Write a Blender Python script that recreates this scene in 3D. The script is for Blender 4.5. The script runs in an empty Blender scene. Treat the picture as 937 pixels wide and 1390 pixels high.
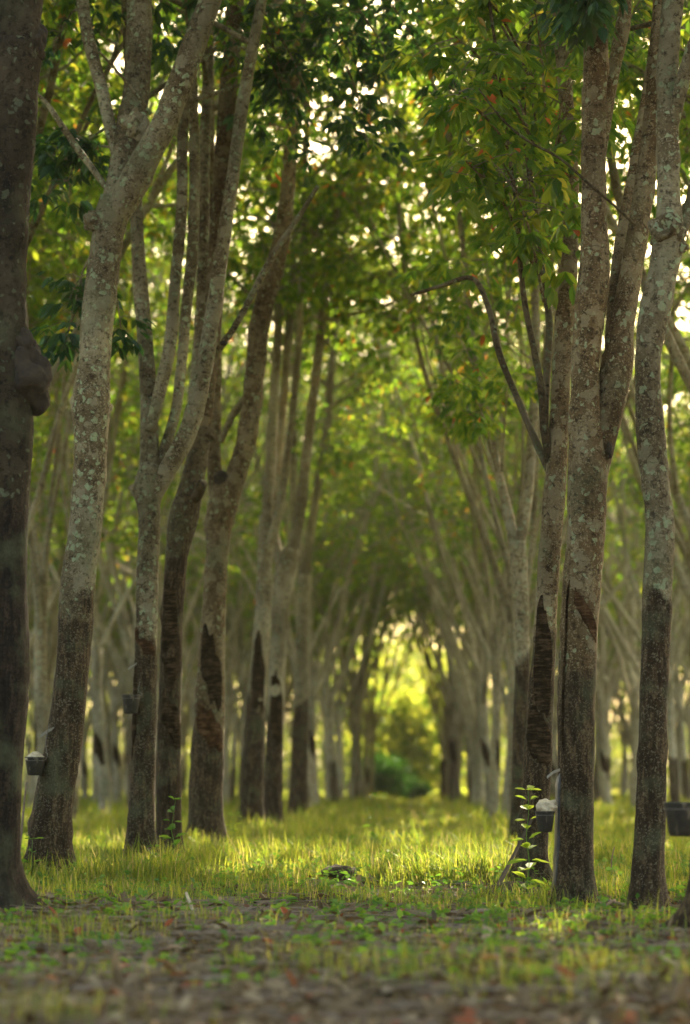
import bpy, math, time
import numpy as np
from mathutils import Matrix, Vector, Euler

T0 = time.time()
R = math.radians
scene = bpy.context.scene
COL = scene.collection

# ------------------------------------------------------------------ camera
FPX, W0, H0 = 2800.0, 937.0, 1390.0
CAMZ = 0.73
PITCH = math.atan((1062 - 695) / FPX)
YAW = math.atan(106.5 / FPX * math.cos(PITCH))
cam_d = bpy.data.cameras.new('camera')
cam = bpy.data.objects.new('camera', cam_d)
COL.objects.link(cam)
cam.location = (0, 0, CAMZ)
cam.rotation_euler = (R(90) + PITCH, 0, YAW)
cam_d.sensor_fit = 'VERTICAL'
cam_d.sensor_height = 36.0
cam_d.sensor_width = 36.0
cam_d.lens = 36.0 * FPX / H0
cam_d.clip_start = 0.1
cam_d.clip_end = 3000
cam_d.dof.use_dof = True
cam_d.dof.focus_distance = 13.6
cam_d.dof.aperture_fstop = 1.4
cam_d.dof.aperture_blades = 0
scene.camera = cam
CR = np.array(cam.rotation_euler.to_matrix())

def at(px, py, Y):
    d = CR @ np.array([(px - W0 / 2) / FPX, -(py - H0 / 2) / FPX, -1.0])
    t = Y / d[1]
    return np.array([0, 0, CAMZ]) + d * t

def project(P):
    q = (np.atleast_2d(P) - np.array([0, 0, CAMZ])) @ CR
    return np.stack([W0 / 2 + FPX * q[:, 0] / -q[:, 2], H0 / 2 - FPX * q[:, 1] / -q[:, 2], -q[:, 2]], 1)

# ------------------------------------------------------------------ sun and sky
SUN_EL, SUN_AZ = R(31), R(13)            # azimuth measured from +Y (down the lane) towards +X
SUN = np.array([math.sin(SUN_AZ) * math.cos(SUN_EL), math.cos(SUN_AZ) * math.cos(SUN_EL), math.sin(SUN_EL)])
world = bpy.data.worlds.new('World')
scene.world = world
world.use_nodes = True
nt = world.node_tree
bg = nt.nodes['Background']
sky = nt.nodes.new('ShaderNodeTexSky')
sky.sky_type = 'NISHITA'
sky.sun_disc = False
sky.sun_elevation = SUN_EL
sky.sun_rotation = SUN_AZ
sky.dust_density = 5.0
sky.air_density = 1.0
sky.ozone_density = 1.0
tint = nt.nodes.new('ShaderNodeMix'); tint.data_type = 'RGBA'; tint.blend_type = 'MULTIPLY'
tint.inputs[0].default_value = 1.0
tint.inputs[7].default_value = (1.0, 0.88, 0.64, 1)      # warm late-afternoon air
nt.links.new(sky.outputs[0], tint.inputs[6])
nt.links.new(tint.outputs[2], bg.inputs[0])
bg.inputs[1].default_value = 0.15
sl = bpy.data.lights.new('sun', 'SUN')
sl.energy = 5.0
sl.angle = R(0.6)
sl.color = (1.0, 0.84, 0.60)
so = bpy.data.objects.new('sun', sl)
COL.objects.link(so)
so.rotation_euler = Vector(SUN).to_track_quat('Z', 'Y').to_euler()

vs = scene.view_settings
vs.view_transform = 'Standard'
vs.look = 'None'
vs.gamma = 1
vs.exposure = 2.25
scene.cycles.use_denoising = True
try:
    scene.cycles.denoiser = 'OPENIMAGEDENOISE'
    scene.cycles.denoising_input_passes = 'RGB_ALBEDO_NORMAL'
except Exception:
    pass
scene.cycles.max_bounces = 7
scene.cycles.diffuse_bounces = 5
scene.cycles.glossy_bounces = 2
scene.cycles.transmission_bounces = 5
scene.cycles.transparent_max_bounces = 6
scene.cycles.volume_bounces = 1
scene.cycles.caustics_reflective = False
scene.cycles.caustics_refractive = False
scene.cycles.sample_clamp_indirect = 6.0

# ------------------------------------------------------------------ materials
def new_mat(name):
    m = bpy.data.materials.new(name)
    m.use_nodes = True
    t = m.node_tree
    t.nodes.clear()
    out = t.nodes.new('ShaderNodeOutputMaterial')
    return m, t, out

def N(t, typ, **kw):
    n = t.nodes.new(typ)
    for k, v in kw.items():
        if k.startswith('_'):
            setattr(n, k[1:], v)
        else:
            key = k.replace('__', ' ')
            n.inputs[key].default_value = v
    return n

def ramp(t, src, stops, interp='LINEAR'):
    r = t.nodes.new('ShaderNodeValToRGB')
    cr = r.color_ramp
    cr.interpolation = interp
    while len(cr.elements) > 1:
        cr.elements.remove(cr.elements[-1])
    cr.elements[0].position = stops[0][0]
    cr.elements[0].color = (*stops[0][1], 1)
    for p, c in stops[1:]:
        e = cr.elements.new(p)
        e.color = (*c, 1)
    t.links.new(src, r.inputs[0])
    return r.outputs[0]

def g(v):
    return (v, v, v)

def mix(t, fac, a, b, blend='MIX'):
    n = t.nodes.new('ShaderNodeMix')
    n.data_type = 'RGBA'
    n.blend_type = blend
    for i, v in ((0, fac), (6, a), (7, b)):
        if hasattr(v, 'links') or hasattr(v, 'is_linked'):
            t.links.new(v, n.inputs[i])
        else:
            n.inputs[i].default_value = v if i == 0 else (*v, 1)
    return n.outputs[2]

def math_n(t, op, a, b=None, clamp=False):
    n = t.nodes.new('ShaderNodeMath')
    n.operation = op
    n.use_clamp = clamp
    for i, v in ((0, a), (1, b)):
        if v is None:
            continue
        if hasattr(v, 'is_linked'):
            t.links.new(v, n.inputs[i])
        else:
            n.inputs[i].default_value = v
    return n.outputs[0]

def bark(name, dark, mid, pale, lichen, lichen_amount=0.5, speck=0.6, cutcol=(0.044, 0.028, 0.014), cutcol2=(0.125, 0.086, 0.046)):
    m, t, out = new_mat(name)
    L = t.links.new
    tc = t.nodes.new('ShaderNodeTexCoord')
    oi = t.nodes.new('ShaderNodeObjectInfo')
    off = t.nodes.new('ShaderNodeVectorMath'); off.operation = 'SCALE'
    off.inputs[0].default_value = (37.0, 19.0, 53.0)
    L(oi.outputs['Random'], off.inputs['Scale'])
    add = t.nodes.new('ShaderNodeVectorMath'); add.operation = 'ADD'
    L(tc.outputs['Object'], add.inputs[0]); L(off.outputs[0], add.inputs[1])
    co = add.outputs[0]
    mp = t.nodes.new('ShaderNodeMapping'); mp.inputs['Scale'].default_value = (1, 1, 0.45)
    L(co, mp.inputs[0])
    def noise(scale, detail=5, rough=0.6, vec=co, dist=0.0):
        n = N(t, 'ShaderNodeTexNoise', Scale=scale, Detail=detail, Roughness=rough, Distortion=dist)
        L(vec, n.inputs['Vector'])
        return n.outputs['Fac']
    n1 = noise(3.2, 6, 0.65, mp.outputs[0])
    n2 = noise(26, 5, 0.7)
    base = ramp(t, n1, [(0.30, dark), (0.47, mid), (0.62, pale)])
    base = mix(t, ramp(t, n2, [(0.38, g(0.85)), (0.50, g(0.0))]), base, tuple(c * 0.4 for c in dark))
    # pale scaly patches
    v1 = N(t, 'ShaderNodeTexVoronoi', Scale=15.0); v1.inputs['Randomness'].default_value = 1
    wob = N(t, 'ShaderNodeTexNoise', Scale=20.0, Detail=3.0)
    L(co, wob.inputs['Vector'])
    wv = t.nodes.new('ShaderNodeVectorMath'); wv.operation = 'SCALE'; wv.inputs['Scale'].default_value = 0.09
    L(wob.outputs['Color'], wv.inputs[0])
    wa = t.nodes.new('ShaderNodeVectorMath'); wa.operation = 'ADD'
    L(co, wa.inputs[0]); L(wv.outputs[0], wa.inputs[1])
    L(wa.outputs[0], v1.inputs['Vector'])
    nm = noise(5.5, 4, 0.6)
    thr = 0.24 + 0.20 * lichen_amount
    d1 = math_n(t, 'LESS_THAN', math_n(t, 'ADD', v1.outputs['Distance'], math_n(t, 'MULTIPLY', nm, -0.75)), thr - 0.42)
    lic = ramp(t, noise(40, 3), [(0.3, tuple(c * 0.6 for c in lichen)), (0.65, lichen)])
    base = mix(t, math_n(t, 'MULTIPLY', d1, 0.8), base, lic)
    v2 = N(t, 'ShaderNodeTexVoronoi', Scale=58.0)
    L(wa.outputs[0], v2.inputs['Vector'])
    d2 = math_n(t, 'LESS_THAN', math_n(t, 'ADD', v2.outputs['Distance'], math_n(t, 'MULTIPLY', noise(9, 3), -0.6)), -0.10 + 0.10 * speck)
    base = mix(t, math_n(t, 'MULTIPLY', d2, 0.55), base, tuple(min(1, c * 1.35) for c in pale))
    vb = N(t, 'ShaderNodeTexVoronoi', Scale=6.5); L(wa.outputs[0], vb.inputs['Vector'])
    lim = math_n(t, 'ADD', math_n(t, 'MULTIPLY', oi.outputs['Random'], 0.16), -0.40 + 0.18 * lichen_amount)
    d3 = math_n(t, 'LESS_THAN', math_n(t, 'ADD', vb.outputs['Distance'], math_n(t, 'MULTIPLY', noise(2.6, 5, 0.7), -1.1)), lim)
    base = mix(t, math_n(t, 'MULTIPLY', d3, 0.75), base, mix(t, noise(33, 4, .75), tuple(c * 0.55 for c in pale), tuple(min(1, c * 1.25) for c in pale)))
    crack = N(t, 'ShaderNodeTexNoise', Scale=3.0, Detail=6.0, Roughness=0.8)
    mpc = t.nodes.new('ShaderNodeMapping'); mpc.inputs['Scale'].default_value = (3, 3, 14)
    L(co, mpc.inputs[0]); L(mpc.outputs[0], crack.inputs['Vector'])
    base = mix(t, ramp(t, crack.outputs['Fac'], [(0.36, g(0.75)), (0.42, g(0.0))]), base, tuple(c * 0.3 for c in dark))
    big = noise(0.8, 3)
    base = mix(t, 1.0, base, ramp(t, big, [(0.35, (0.55, 0.53, 0.48)), (0.5, (0.9, 0.9, 0.88)), (0.65, (1.2, 1.18, 1.12))]), 'MULTIPLY')
    base = mix(t, ramp(t, noise(1.7, 4), [(0.55, g(0)), (0.72, g(0.45))]), base, (0.12, 0.135, 0.07))
    # tapped bark below the panel line (attribute 'cut': metres above the line)
    at_ = t.nodes.new('ShaderNodeAttribute'); at_.attribute_name = 'cut'
    cutn = math_n(t, 'ADD', at_.outputs['Fac'], math_n(t, 'MULTIPLY', math_n(t, 'SUBTRACT', noise(5, 5), 0.5), 0.75))
    cutf = ramp(t, cutn, [(0.0, g(1)), (0.13, g(0))])
    mp2 = t.nodes.new('ShaderNodeMapping'); mp2.inputs['Scale'].default_value = (14, 14, 2.2)
    L(co, mp2.inputs[0])
    st = noise(2.2, 5, 0.7, mp2.outputs[0])
    ccol = ramp(t, st, [(0.36, tuple(c * 0.45 for c in cutcol)), (0.5, cutcol), (0.62, cutcol2)])
    ccol = mix(t, ramp(t, noise(60, 4, 0.75), [(0.42, g(0.8)), (0.52, g(0.0))]), ccol, tuple(c * 0.35 for c in cutcol))
    ccol = mix(t, math_n(t, 'MULTIPLY', d2, 0.35), ccol, pale)
    mossf = ramp(t, noise(4.0, 4), [(0.52, g(0)), (0.68, g(0.55))])
    ccol = mix(t, mossf, ccol, (0.09, 0.10, 0.055))
    col = mix(t, cutf, base, ccol)
    p = N(t, 'ShaderNodeBsdfPrincipled', Roughness=0.88)
    p.inputs['Specular IOR Level'].default_value = 0.22
    L(col, p.inputs['Base Color'])
    h = math_n(t, 'ADD', math_n(t, 'MULTIPLY', n2, 0.8), math_n(t, 'MULTIPLY', st, 0.9))
    h = math_n(t, 'ADD', h, math_n(t, 'MULTIPLY', math_n(t, 'ADD', d1, d2), 0.16))
    b = N(t, 'ShaderNodeBump', Strength=0.9, Distance=0.012)
    L(h, b.inputs['Height']); L(b.outputs[0], p.inputs['Normal'])
    L(p.outputs[0], out.inputs[0])
    return m

def leaf_mat(name, cols, trans=0.5, gloss=0.06, tcols=None, rough=0.4):
    m, t, out = new_mat(name)
    L = t.links.new
    geo = t.nodes.new('ShaderNodeNewGeometry')
    c = ramp(t, geo.outputs['Random Per Island'], cols)
    tcx = ramp(t, geo.outputs['Random Per Island'], tcols or [(p, tuple(min(1, v * k) for v, k in zip(cc, (2.3, 2.1, 1.2)))) for p, cc in cols])
    df = t.nodes.new('ShaderNodeBsdfDiffuse'); L(c, df.inputs[0])
    tr = t.nodes.new('ShaderNodeBsdfTranslucent'); L(tcx, tr.inputs[0])
    ms = t.nodes.new('ShaderNodeMixShader'); ms.inputs[0].default_value = trans
    L(df.outputs[0], ms.inputs[1]); L(tr.outputs[0], ms.inputs[2])
    gl = N(t, 'ShaderNodeBsdfGlossy', Roughness=rough)
    gl.inputs[0].default_value = (0.9, 0.95, 0.9, 1)
    m2 = t.nodes.new('ShaderNodeMixShader'); m2.inputs[0].default_value = gloss
    L(ms.outputs[0], m2.inputs[1]); L(gl.outputs[0], m2.inputs[2])
    L(m2.outputs[0], out.inputs[0])
    return m

def plain(name, col, rough=0.6, metal=0.0, noise_scale=20, var=0.35, bump=0.0):
    m, t, out = new_mat(name)
    L = t.links.new
    tc = t.nodes.new('ShaderNodeTexCoord')
    n = N(t, 'ShaderNodeTexNoise', Scale=noise_scale, Detail=5.0, Roughness=0.65)
    L(tc.outputs['Object'], n.inputs['Vector'])
    c = ramp(t, n.outputs['Fac'], [(0.3, tuple(v * (1 - var) for v in col)), (0.7, tuple(min(1, v * (1 + var)) for v in col))])
    p = N(t, 'ShaderNodeBsdfPrincipled', Roughness=rough, Metallic=metal)
    L(c, p.inputs['Base Color'])
    if bump:
        b = N(t, 'ShaderNodeBump', Strength=0.7, Distance=bump)
        L(n.outputs['Fac'], b.inputs['Height']); L(b.outputs[0], p.inputs['Normal'])
    L(p.outputs[0], out.inputs[0])
    return m

M = {}
M['bark_grey'] = bark('grey_lichened_bark', (0.085, 0.060, 0.031), (0.165, 0.130, 0.078), (0.30, 0.265, 0.18), (0.38, 0.47, 0.29), 0.5, 1.1)
M['bark_brown'] = bark('brown_speckled_bark', (0.068, 0.043, 0.020), (0.130, 0.086, 0.042), (0.26, 0.21, 0.13), (0.33, 0.38, 0.23), 0.3, 1.3)
M['bark_black'] = bark('blackish_bark', (0.018, 0.013, 0.008), (0.036, 0.026, 0.016), (0.065, 0.05, 0.033), (0.12, 0.14, 0.09), 0.2, 0.3, (.022, .015, .01), (.05, .036, .024))
M['bark_dark'] = bark('dark_bark', (0.05, 0.036, 0.019), (0.090, 0.066, 0.036), (0.15, 0.12, 0.075), (0.18, 0.22, 0.14), 0.3, 0.3)
M['bark_pale'] = bark('pale_bark', (0.17, 0.13, 0.08), (0.28, 0.235, 0.155), (0.40, 0.36, 0.27), (0.36, 0.42, 0.29), 0.5, 0.6)
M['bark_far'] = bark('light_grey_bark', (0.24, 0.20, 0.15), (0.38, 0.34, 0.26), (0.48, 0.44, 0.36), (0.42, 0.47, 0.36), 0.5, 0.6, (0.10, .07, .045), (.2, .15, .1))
def tapped(name, a, b):
    m, t, out = new_mat(name)
    L = t.links.new
    tc = t.nodes.new('ShaderNodeTexCoord')
    mp = t.nodes.new('ShaderNodeMapping'); mp.inputs['Scale'].default_value = (9, 9, 60); mp.inputs['Rotation'].default_value = (0, R(28), 0)
    L(tc.outputs['Object'], mp.inputs[0])
    n = N(t, 'ShaderNodeTexNoise', Scale=1.0, Detail=4.0, Roughness=0.6); L(mp.outputs[0], n.inputs['Vector'])
    n2 = N(t, 'ShaderNodeTexNoise', Scale=13.0, Detail=6.0, Roughness=0.75); L(tc.outputs['Object'], n2.inputs['Vector'])
    f = math_n(t, 'ADD', math_n(t, 'MULTIPLY', n.outputs['Fac'], .5), math_n(t, 'MULTIPLY', n2.outputs['Fac'], .5))
    c = ramp(t, f, [(0.40, tuple(v * .5 for v in a)), (0.5, a), (0.58, b)])
    p = N(t, 'ShaderNodeBsdfPrincipled', Roughness=0.95); p.inputs['Specular IOR Level'].default_value = 0.08
    L(c, p.inputs['Base Color'])
    bm = N(t, 'ShaderNodeBump', Strength=0.9, Distance=0.012); L(f, bm.inputs['Height']); L(bm.outputs[0], p.inputs['Normal'])
    L(p.outputs[0], out.inputs[0])
    return m
M['panel'] = tapped('tapped_panel_wood', (0.026, 0.017, 0.009), (0.075, 0.05, 0.028))
M['panel_red'] = tapped('tapped_red_wood', (0.052, 0.027, 0.013), (0.12, 0.07, 0.036))
M['burl'] = plain('burl_bark', (0.032, 0.022, 0.013), 0.9, 0, 22, 0.6, 0.02)
M['twig'] = plain('twig_bark', (0.16, 0.125, 0.09), 0.85, 0, 12, 0.4)
GREENS = [(0.0, (0.030, 0.070, 0.014)), (0.35, (0.045, 0.095, 0.016)), (0.65, (0.070, 0.125, 0.018)), (0.90, (0.11, 0.155, 0.020)),
          (0.975, (0.17, 0.18, 0.02)), (0.994, (0.34, 0.10, 0.03)), (1.0, (0.34, 0.08, 0.03))]
GREENT = [(0.0, (0.12, 0.27, 0.02)), (0.35, (0.21, 0.38, 0.025)), (0.65, (0.32, 0.48, 0.03)), (0.90, (0.50, 0.58, 0.04)),
          (0.975, (0.65, 0.60, 0.05)), (0.994, (0.75, 0.18, 0.04)), (1.0, (0.75, 0.14, 0.04))]
M['leaf'] = leaf_mat('rubber_leaf', GREENS, 0.5, 0.035, GREENT)
M['leaf_dark'] = leaf_mat('dark_rubber_leaf', [(0.0, (0.012, 0.038, 0.018)), (0.6, (0.022, 0.060, 0.022)), (1.0, (0.040, 0.085, 0.022))], 0.4, 0.045,  # near crown leaves of a darker, bluish green
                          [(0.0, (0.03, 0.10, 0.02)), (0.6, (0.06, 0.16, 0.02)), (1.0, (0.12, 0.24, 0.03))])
M['leaf_weed'] = leaf_mat('weed_leaf', [(0.0, (0.16, 0.27, 0.03)), (1.0, (0.26, 0.36, 0.05))], 0.5, 0.03,
                          [(0.0, (0.30, 0.45, 0.04)), (1.0, (0.50, 0.60, 0.06))])
M['leaf_weed_dim'] = leaf_mat('young_weed_leaf', [(0.0, (0.05, 0.13, 0.02)), (1.0, (0.11, 0.21, 0.03))], 0.5, 0.03)
M['leaf_far'] = leaf_mat('thicket_leaf', [(0.0, (0.05, 0.10, 0.015)), (0.5, (0.09, 0.14, 0.02)), (1.0, (0.16, 0.19, 0.03))], 0.55, 0.03,
                         [(0.0, (0.12, 0.26, 0.02)), (0.5, (0.42, 0.52, 0.04)), (1.0, (0.70, 0.68, 0.08))])
M['leaf_bush'] = leaf_mat('bush_leaf', [(0.0, (0.018, 0.07, 0.015)), (1.0, (0.04, 0.12, 0.02))], 0.4, 0.03)
M['grass'] = leaf_mat('grass_blade', [(0.0, (0.045, 0.085, 0.015)), (0.5, (0.085, 0.13, 0.02)), (0.85, (0.15, 0.17, 0.03)), (0.95, (0.26, 0.22, 0.10)), (1.0, (0.28, 0.22, 0.11))], 0.5, 0.02,
                      [(0.0, (0.16, 0.27, 0.03)), (0.5, (0.37, 0.46, 0.04)), (0.85, (0.58, 0.58, 0.06)), (0.95, (0.55, 0.45, 0.16)), (1.0, (0.55, 0.42, 0.16))])
M['litter'] = leaf_mat('dead_leaf', [(0.0, (0.06, 0.045, 0.026)), (0.4, (0.13, 0.095, 0.052)), (0.75, (0.22, 0.17, 0.10)), (0.93, (0.34, 0.28, 0.18)), (0.96, (0.28, 0.07, 0.03)), (1.0, (0.30, 0.08, 0.03))], 0.15, 0.02,
                       [(0.0, (0.08, 0.05, 0.03)), (1.0, (0.3, 0.16, 0.06))])
M['cup_black'] = plain('black_cup', (0.022, 0.020, 0.018), 0.55, 0, 30, 0.5)
M['cup_grey'] = plain('grey_clay_cup', (0.07, 0.062, 0.05), 0.75, 0, 30, 0.4)
def stained(name, col, stain):
    m, t, out = new_mat(name)
    L = t.links.new
    tc = t.nodes.new('ShaderNodeTexCoord')
    mp = t.nodes.new('ShaderNodeMapping'); mp.inputs['Scale'].default_value = (38, 38, 7)
    L(tc.outputs['Object'], mp.inputs[0])
    n = N(t, 'ShaderNodeTexNoise', Scale=1.0, Detail=5.0, Roughness=0.65); L(mp.outputs[0], n.inputs['Vector'])
    n2 = N(t, 'ShaderNodeTexNoise', Scale=26.0, Detail=5.0, Roughness=0.7); L(tc.outputs['Object'], n2.inputs['Vector'])
    c = mix(t, ramp(t, n.outputs['Fac'], [(0.56, g(0)), (0.66, g(0.75))]), ramp(t, n2.outputs['Fac'], [(0.35, tuple(v * .6 for v in col)), (0.65, tuple(v * 1.6 for v in col))]), stain)
    p = N(t, 'ShaderNodeBsdfPrincipled', Roughness=0.6); L(c, p.inputs['Base Color'])
    b = N(t, 'ShaderNodeBump', Strength=0.6, Distance=0.004); L(n2.outputs['Fac'], b.inputs['Height']); L(b.outputs[0], p.inputs['Normal'])
    L(p.outputs[0], out.inputs[0])
    return m
M['cup_black'] = stained('black_cup', (0.024, 0.020, 0.016), (0.20, 0.17, 0.12))
M['cup_grey'] = stained('grey_clay_cup', (0.045, 0.038, 0.028), (0.10, 0.085, 0.06))
M['latex'] = plain('cream_latex', (0.56, 0.47, 0.34), 0.5, 0, 45, 0.4, 0.006)
M['wire'] = plain('dull_wire', (0.18, 0.17, 0.16), 0.45, 0.8, 60, 0.3)
M['spout'] = plain('tin_spout', (0.75, 0.75, 0.75), 0.35, 0.3, 60, 0.2)
M['wet'] = plain('latex_stain', (0.025, 0.027, 0.035), 0.35, 0, 30, 0.6)
M['dead_wood'] = plain('dead_wood', (0.20, 0.15, 0.11), 0.9, 0, 14, 0.4, 0.004)
M['pale_wood'] = plain('pale_straw', (0.42, 0.36, 0.27), 0.9, 0, 14, 0.3)
M['twig_dark'] = plain('dark_stick', (0.07, 0.05, 0.035), 0.9, 0, 14, 0.4)
M['clod'] = plain('earth_clod', (0.06, 0.041, 0.024), 0.95, 0, 18, 0.5, 0.01)

def ground_material():
    m, t, out = new_mat('forest_floor')
    L = t.links.new
    tc = t.nodes.new('ShaderNodeTexCoord')
    co = tc.outputs['Object']
    def noise(s, d=6, r=0.6):
        n = N(t, 'ShaderNodeTexNoise', Scale=s, Detail=d, Roughness=r); L(co, n.inputs['Vector']); return n.outputs['Fac']
    soil = ramp(t, noise(18, 8, 0.7), [(0.3, (0.05, 0.038, 0.022)), (0.5, (0.11, 0.085, 0.05)), (0.7, (0.20, 0.155, 0.10))])
    grn = ramp(t, noise(9, 6, 0.7), [(0.3, (0.045, 0.065, 0.018)), (0.7, (0.12, 0.14, 0.035))])
    sp = t.nodes.new('ShaderNodeSeparateXYZ'); L(co, sp.inputs[0])
    f = math_n(t, 'ADD', math_n(t, 'MULTIPLY', math_n(t, 'SUBTRACT', sp.outputs[1], 13.5), 0.35), math_n(t, 'MULTIPLY', math_n(t, 'SUBTRACT', noise(0.9, 5), 0.5), 4.0))
    f = ramp(t, f, [(0.0, g(0.12)), (1.0, g(0.85))])
    col = mix(t, f, soil, grn)
    p = N(t, 'ShaderNodeBsdfPrincipled', Roughness=0.95)
    p.inputs['Specular IOR Level'].default_value = 0.1
    L(col, p.inputs['Base Color'])
    b = N(t, 'ShaderNodeBump', Strength=0.8, Distance=0.03)
    L(noise(24, 8, 0.7), b.inputs['Height']); L(b.outputs[0], p.inputs['Normal'])
    L(p.outputs[0], out.inputs[0])
    return m
M['ground'] = ground_material()

# ------------------------------------------------------------------ mesh helpers
class MB:
    def __init__(s):
        s.V = []; s.F = []; s.m = []; s.c = []; s.n = 0
    def add(s, V, F, mat=0, cut=None):
        V = np.asarray(V, float); F = np.asarray(F, int)
        s.V.append(V); s.F.append(F + s.n); s.m.append(np.full(len(F), mat)); s.n += len(V)
        s.c.append(np.full(len(V), 5.0) if cut is None else cut)
    def mesh(s, name, mats, smooth=True, cut=False):
        V = np.concatenate(s.V); F = np.concatenate(s.F); mi = np.concatenate(s.m)
        me = bpy.data.meshes.new(name)
        me.vertices.add(len(V)); me.vertices.foreach_set('co', V.astype(np.float32).ravel())
        me.loops.add(F.size); me.loops.foreach_set('vertex_index', F.astype(np.int32).ravel())
        me.polygons.add(len(F))
        me.polygons.foreach_set('loop_start', np.arange(0, F.size, 4, dtype=np.int32))
        me.polygons.foreach_set('material_index', mi.astype(np.int32))
        me.polygons.foreach_set('use_smooth', np.full(len(F), smooth))
        for mt in mats:
            me.materials.append(mt)
        if cut:
            a = me.attributes.new('cut', 'FLOAT', 'POINT')
            a.data.foreach_set('value', np.concatenate(s.c).astype(np.float32))
        me.update(calc_edges=True)
        return me

def link(name, me, parent=None, **props):
    o = bpy.data.objects.new(name, me)
    COL.objects.link(o)
    if parent is not None:
        o.parent = parent
    for k, v in props.items():
        o[k] = v
    return o

def thing(name, label, cat, loc=(0, 0, 0), group=None, rz=0.0):
    o = bpy.data.objects.new(name, None)
    COL.objects.link(o)
    o.empty_display_size = 0.2
    o.location = tuple(loc); o.rotation_euler = (0, 0, rz)
    o['label'] = label; o['category'] = cat
    if group:
        o['group'] = group
    return o

def catmull(P, step):
    P = np.asarray(P, float)
    if len(P) < 3:
        n = max(2, int(np.linalg.norm(P[-1, :3] - P[0, :3]) / step) + 1)
        s = np.linspace(0, 1, n)[:, None]
        return P[0] * (1 - s) + P[-1] * s
    Q = np.vstack([2 * P[0] - P[1], P, 2 * P[-1] - P[-2]])
    out = []
    for i in range(1, len(Q) - 2):
        n = max(1, int(np.linalg.norm(Q[i + 1, :3] - Q[i, :3]) / step))
        s = (np.arange(n) / n)[:, None]
        a, b, c, d = Q[i - 1], Q[i], Q[i + 1], Q[i + 2]
        out.append(0.5 * (2 * b + (c - a) * s + (2 * a - 5 * b + 4 * c - d) * s ** 2 + (3 * b - a - 3 * c + d) * s ** 3))
    out.append(P[-1:])
    return np.vstack(out)

def tube(PR, seg=8, step=0.15, rough=0.0, seed=0, flare=None, cutline=None, smooth=True, close=True):
    """PR rows x,y,z,r.  flare: (height, amount) root flare.  cutline: (z, slope) of the tapped bark."""
    C = catmull(PR, step) if smooth else np.asarray(PR, float)
    P, r = C[:, :3], np.maximum(C[:, 3], 0.0008).copy()
    T = np.gradient(P, axis=0); T /= np.linalg.norm(T, axis=1)[:, None] + 1e-9
    mt = np.abs(T.mean(0)); ref = np.eye(3)[np.argmin(mt)]
    U = ref - (T @ ref)[:, None] * T; U /= np.linalg.norm(U, axis=1)[:, None] + 1e-9
    Vv = np.cross(T, U)
    th = np.linspace(0, 2 * np.pi, seg, endpoint=False)
    rr = np.repeat(r[:, None], seg, 1)
    if rough:
        q = np.random.default_rng(seed)
        s = np.concatenate([[0], np.cumsum(np.linalg.norm(np.diff(P, axis=0), axis=1))])[:, None]
        d = 0
        for k in range(7):
            d = d + np.sin(s * q.uniform(1.5, 17) + th[None] * q.integers(1, 4) + q.uniform(0, 6.28)) * q.uniform(0.3, 1)
        rr *= 1 + rough * d / 2.4
        for _ in range(int(s[-1, 0] * 0.9) if seg > 10 else 0):     # healed knots
            s0, t0 = q.uniform(0, s[-1, 0]), q.uniform(0, 6.28)
            dt = np.abs((th[None] - t0 + np.pi) % (2 * np.pi) - np.pi)
            rr *= 1 + q.uniform(.06, .24) * np.exp(-((s - s0) / q.uniform(.04, .10)) ** 2 - (dt / .8) ** 2)
        rr *= 1 + rough * 0.35 * q.standard_normal(rr.shape)
    if flare:
        q = np.random.default_rng(seed + 9)
        lob = 1 + 0.5 * np.sin(th * 3 + q.uniform(0, 6)) + 0.35 * np.sin(th * 5 + q.uniform(0, 6))
        rr *= 1 + flare[1] * np.exp(-np.maximum(P[:, 2:3], 0) / flare[0]) * lob[None]
    X = P[:, None] + rr[..., None] * (np.cos(th)[None, :, None] * U[:, None] + np.sin(th)[None, :, None] * Vv[:, None])
    n = len(P)
    V = X.reshape(-1, 3)
    i, j = np.meshgrid(np.arange(n - 1), np.arange(seg), indexing='ij')
    F = np.stack([i * seg + j, i * seg + (j + 1) % seg, (i + 1) * seg + (j + 1) % seg, (i + 1) * seg + j], -1).reshape(-1, 4)
    if close and seg % 2 == 0 and seg >= 4:
        for base in (0, (n - 1) * seg):
            k = np.arange(seg // 2 - 1)
            cap = np.stack([base + k, base + k + 1, base + seg - 2 - k, base + seg - 1 - k], -1)
            F = np.vstack([F, cap if base else cap[:, ::-1]])
    cut = None
    if cutline:
        rel = X - P[:, None]
        cut = (X[..., 2] - (cutline[0] + cutline[1] * rel[..., 0] / np.maximum(rr, 1e-3))).reshape(-1)
    return V, F, cut

def leaves(P, D, L, Wd, rng, fold=0.25, droop=0.25, roll=0.6):
    """pointed leaf blades; each is one island of two quads folded on the midrib"""
    n = len(P)
    D = D / (np.linalg.norm(D, axis=1)[:, None] + 1e-9)
    up = np.array([0, 0, 1.0]) + rng.normal(0, roll, (n, 3))
    S = np.cross(D, up); S /= np.linalg.norm(S, axis=1)[:, None] + 1e-9
    Nn = np.cross(S, D)
    L = np.broadcast_to(L, (n,))[:, None]; Wd = np.broadcast_to(Wd, (n,))[:, None]
    dz = np.array([0, 0, -1.0])
    b = P
    tip = P + D * L + dz * L * droop
    def side(s, u, w):
        return P + D * L * u + S * (s * Wd * w) + Nn * (Wd * fold * w) + dz * L * droop * u * u
    V = np.stack([b, side(1, .34, .5), side(1, .68, .42), tip, side(-1, .68, .42), side(-1, .34, .5)], 1).reshape(-1, 3)
    k = np.arange(n)[:, None] * 6
    F = np.stack([k + [0, 1, 2, 3], k + [0, 3, 4, 5]], 1).reshape(-1, 4)
    return V, F

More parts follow.
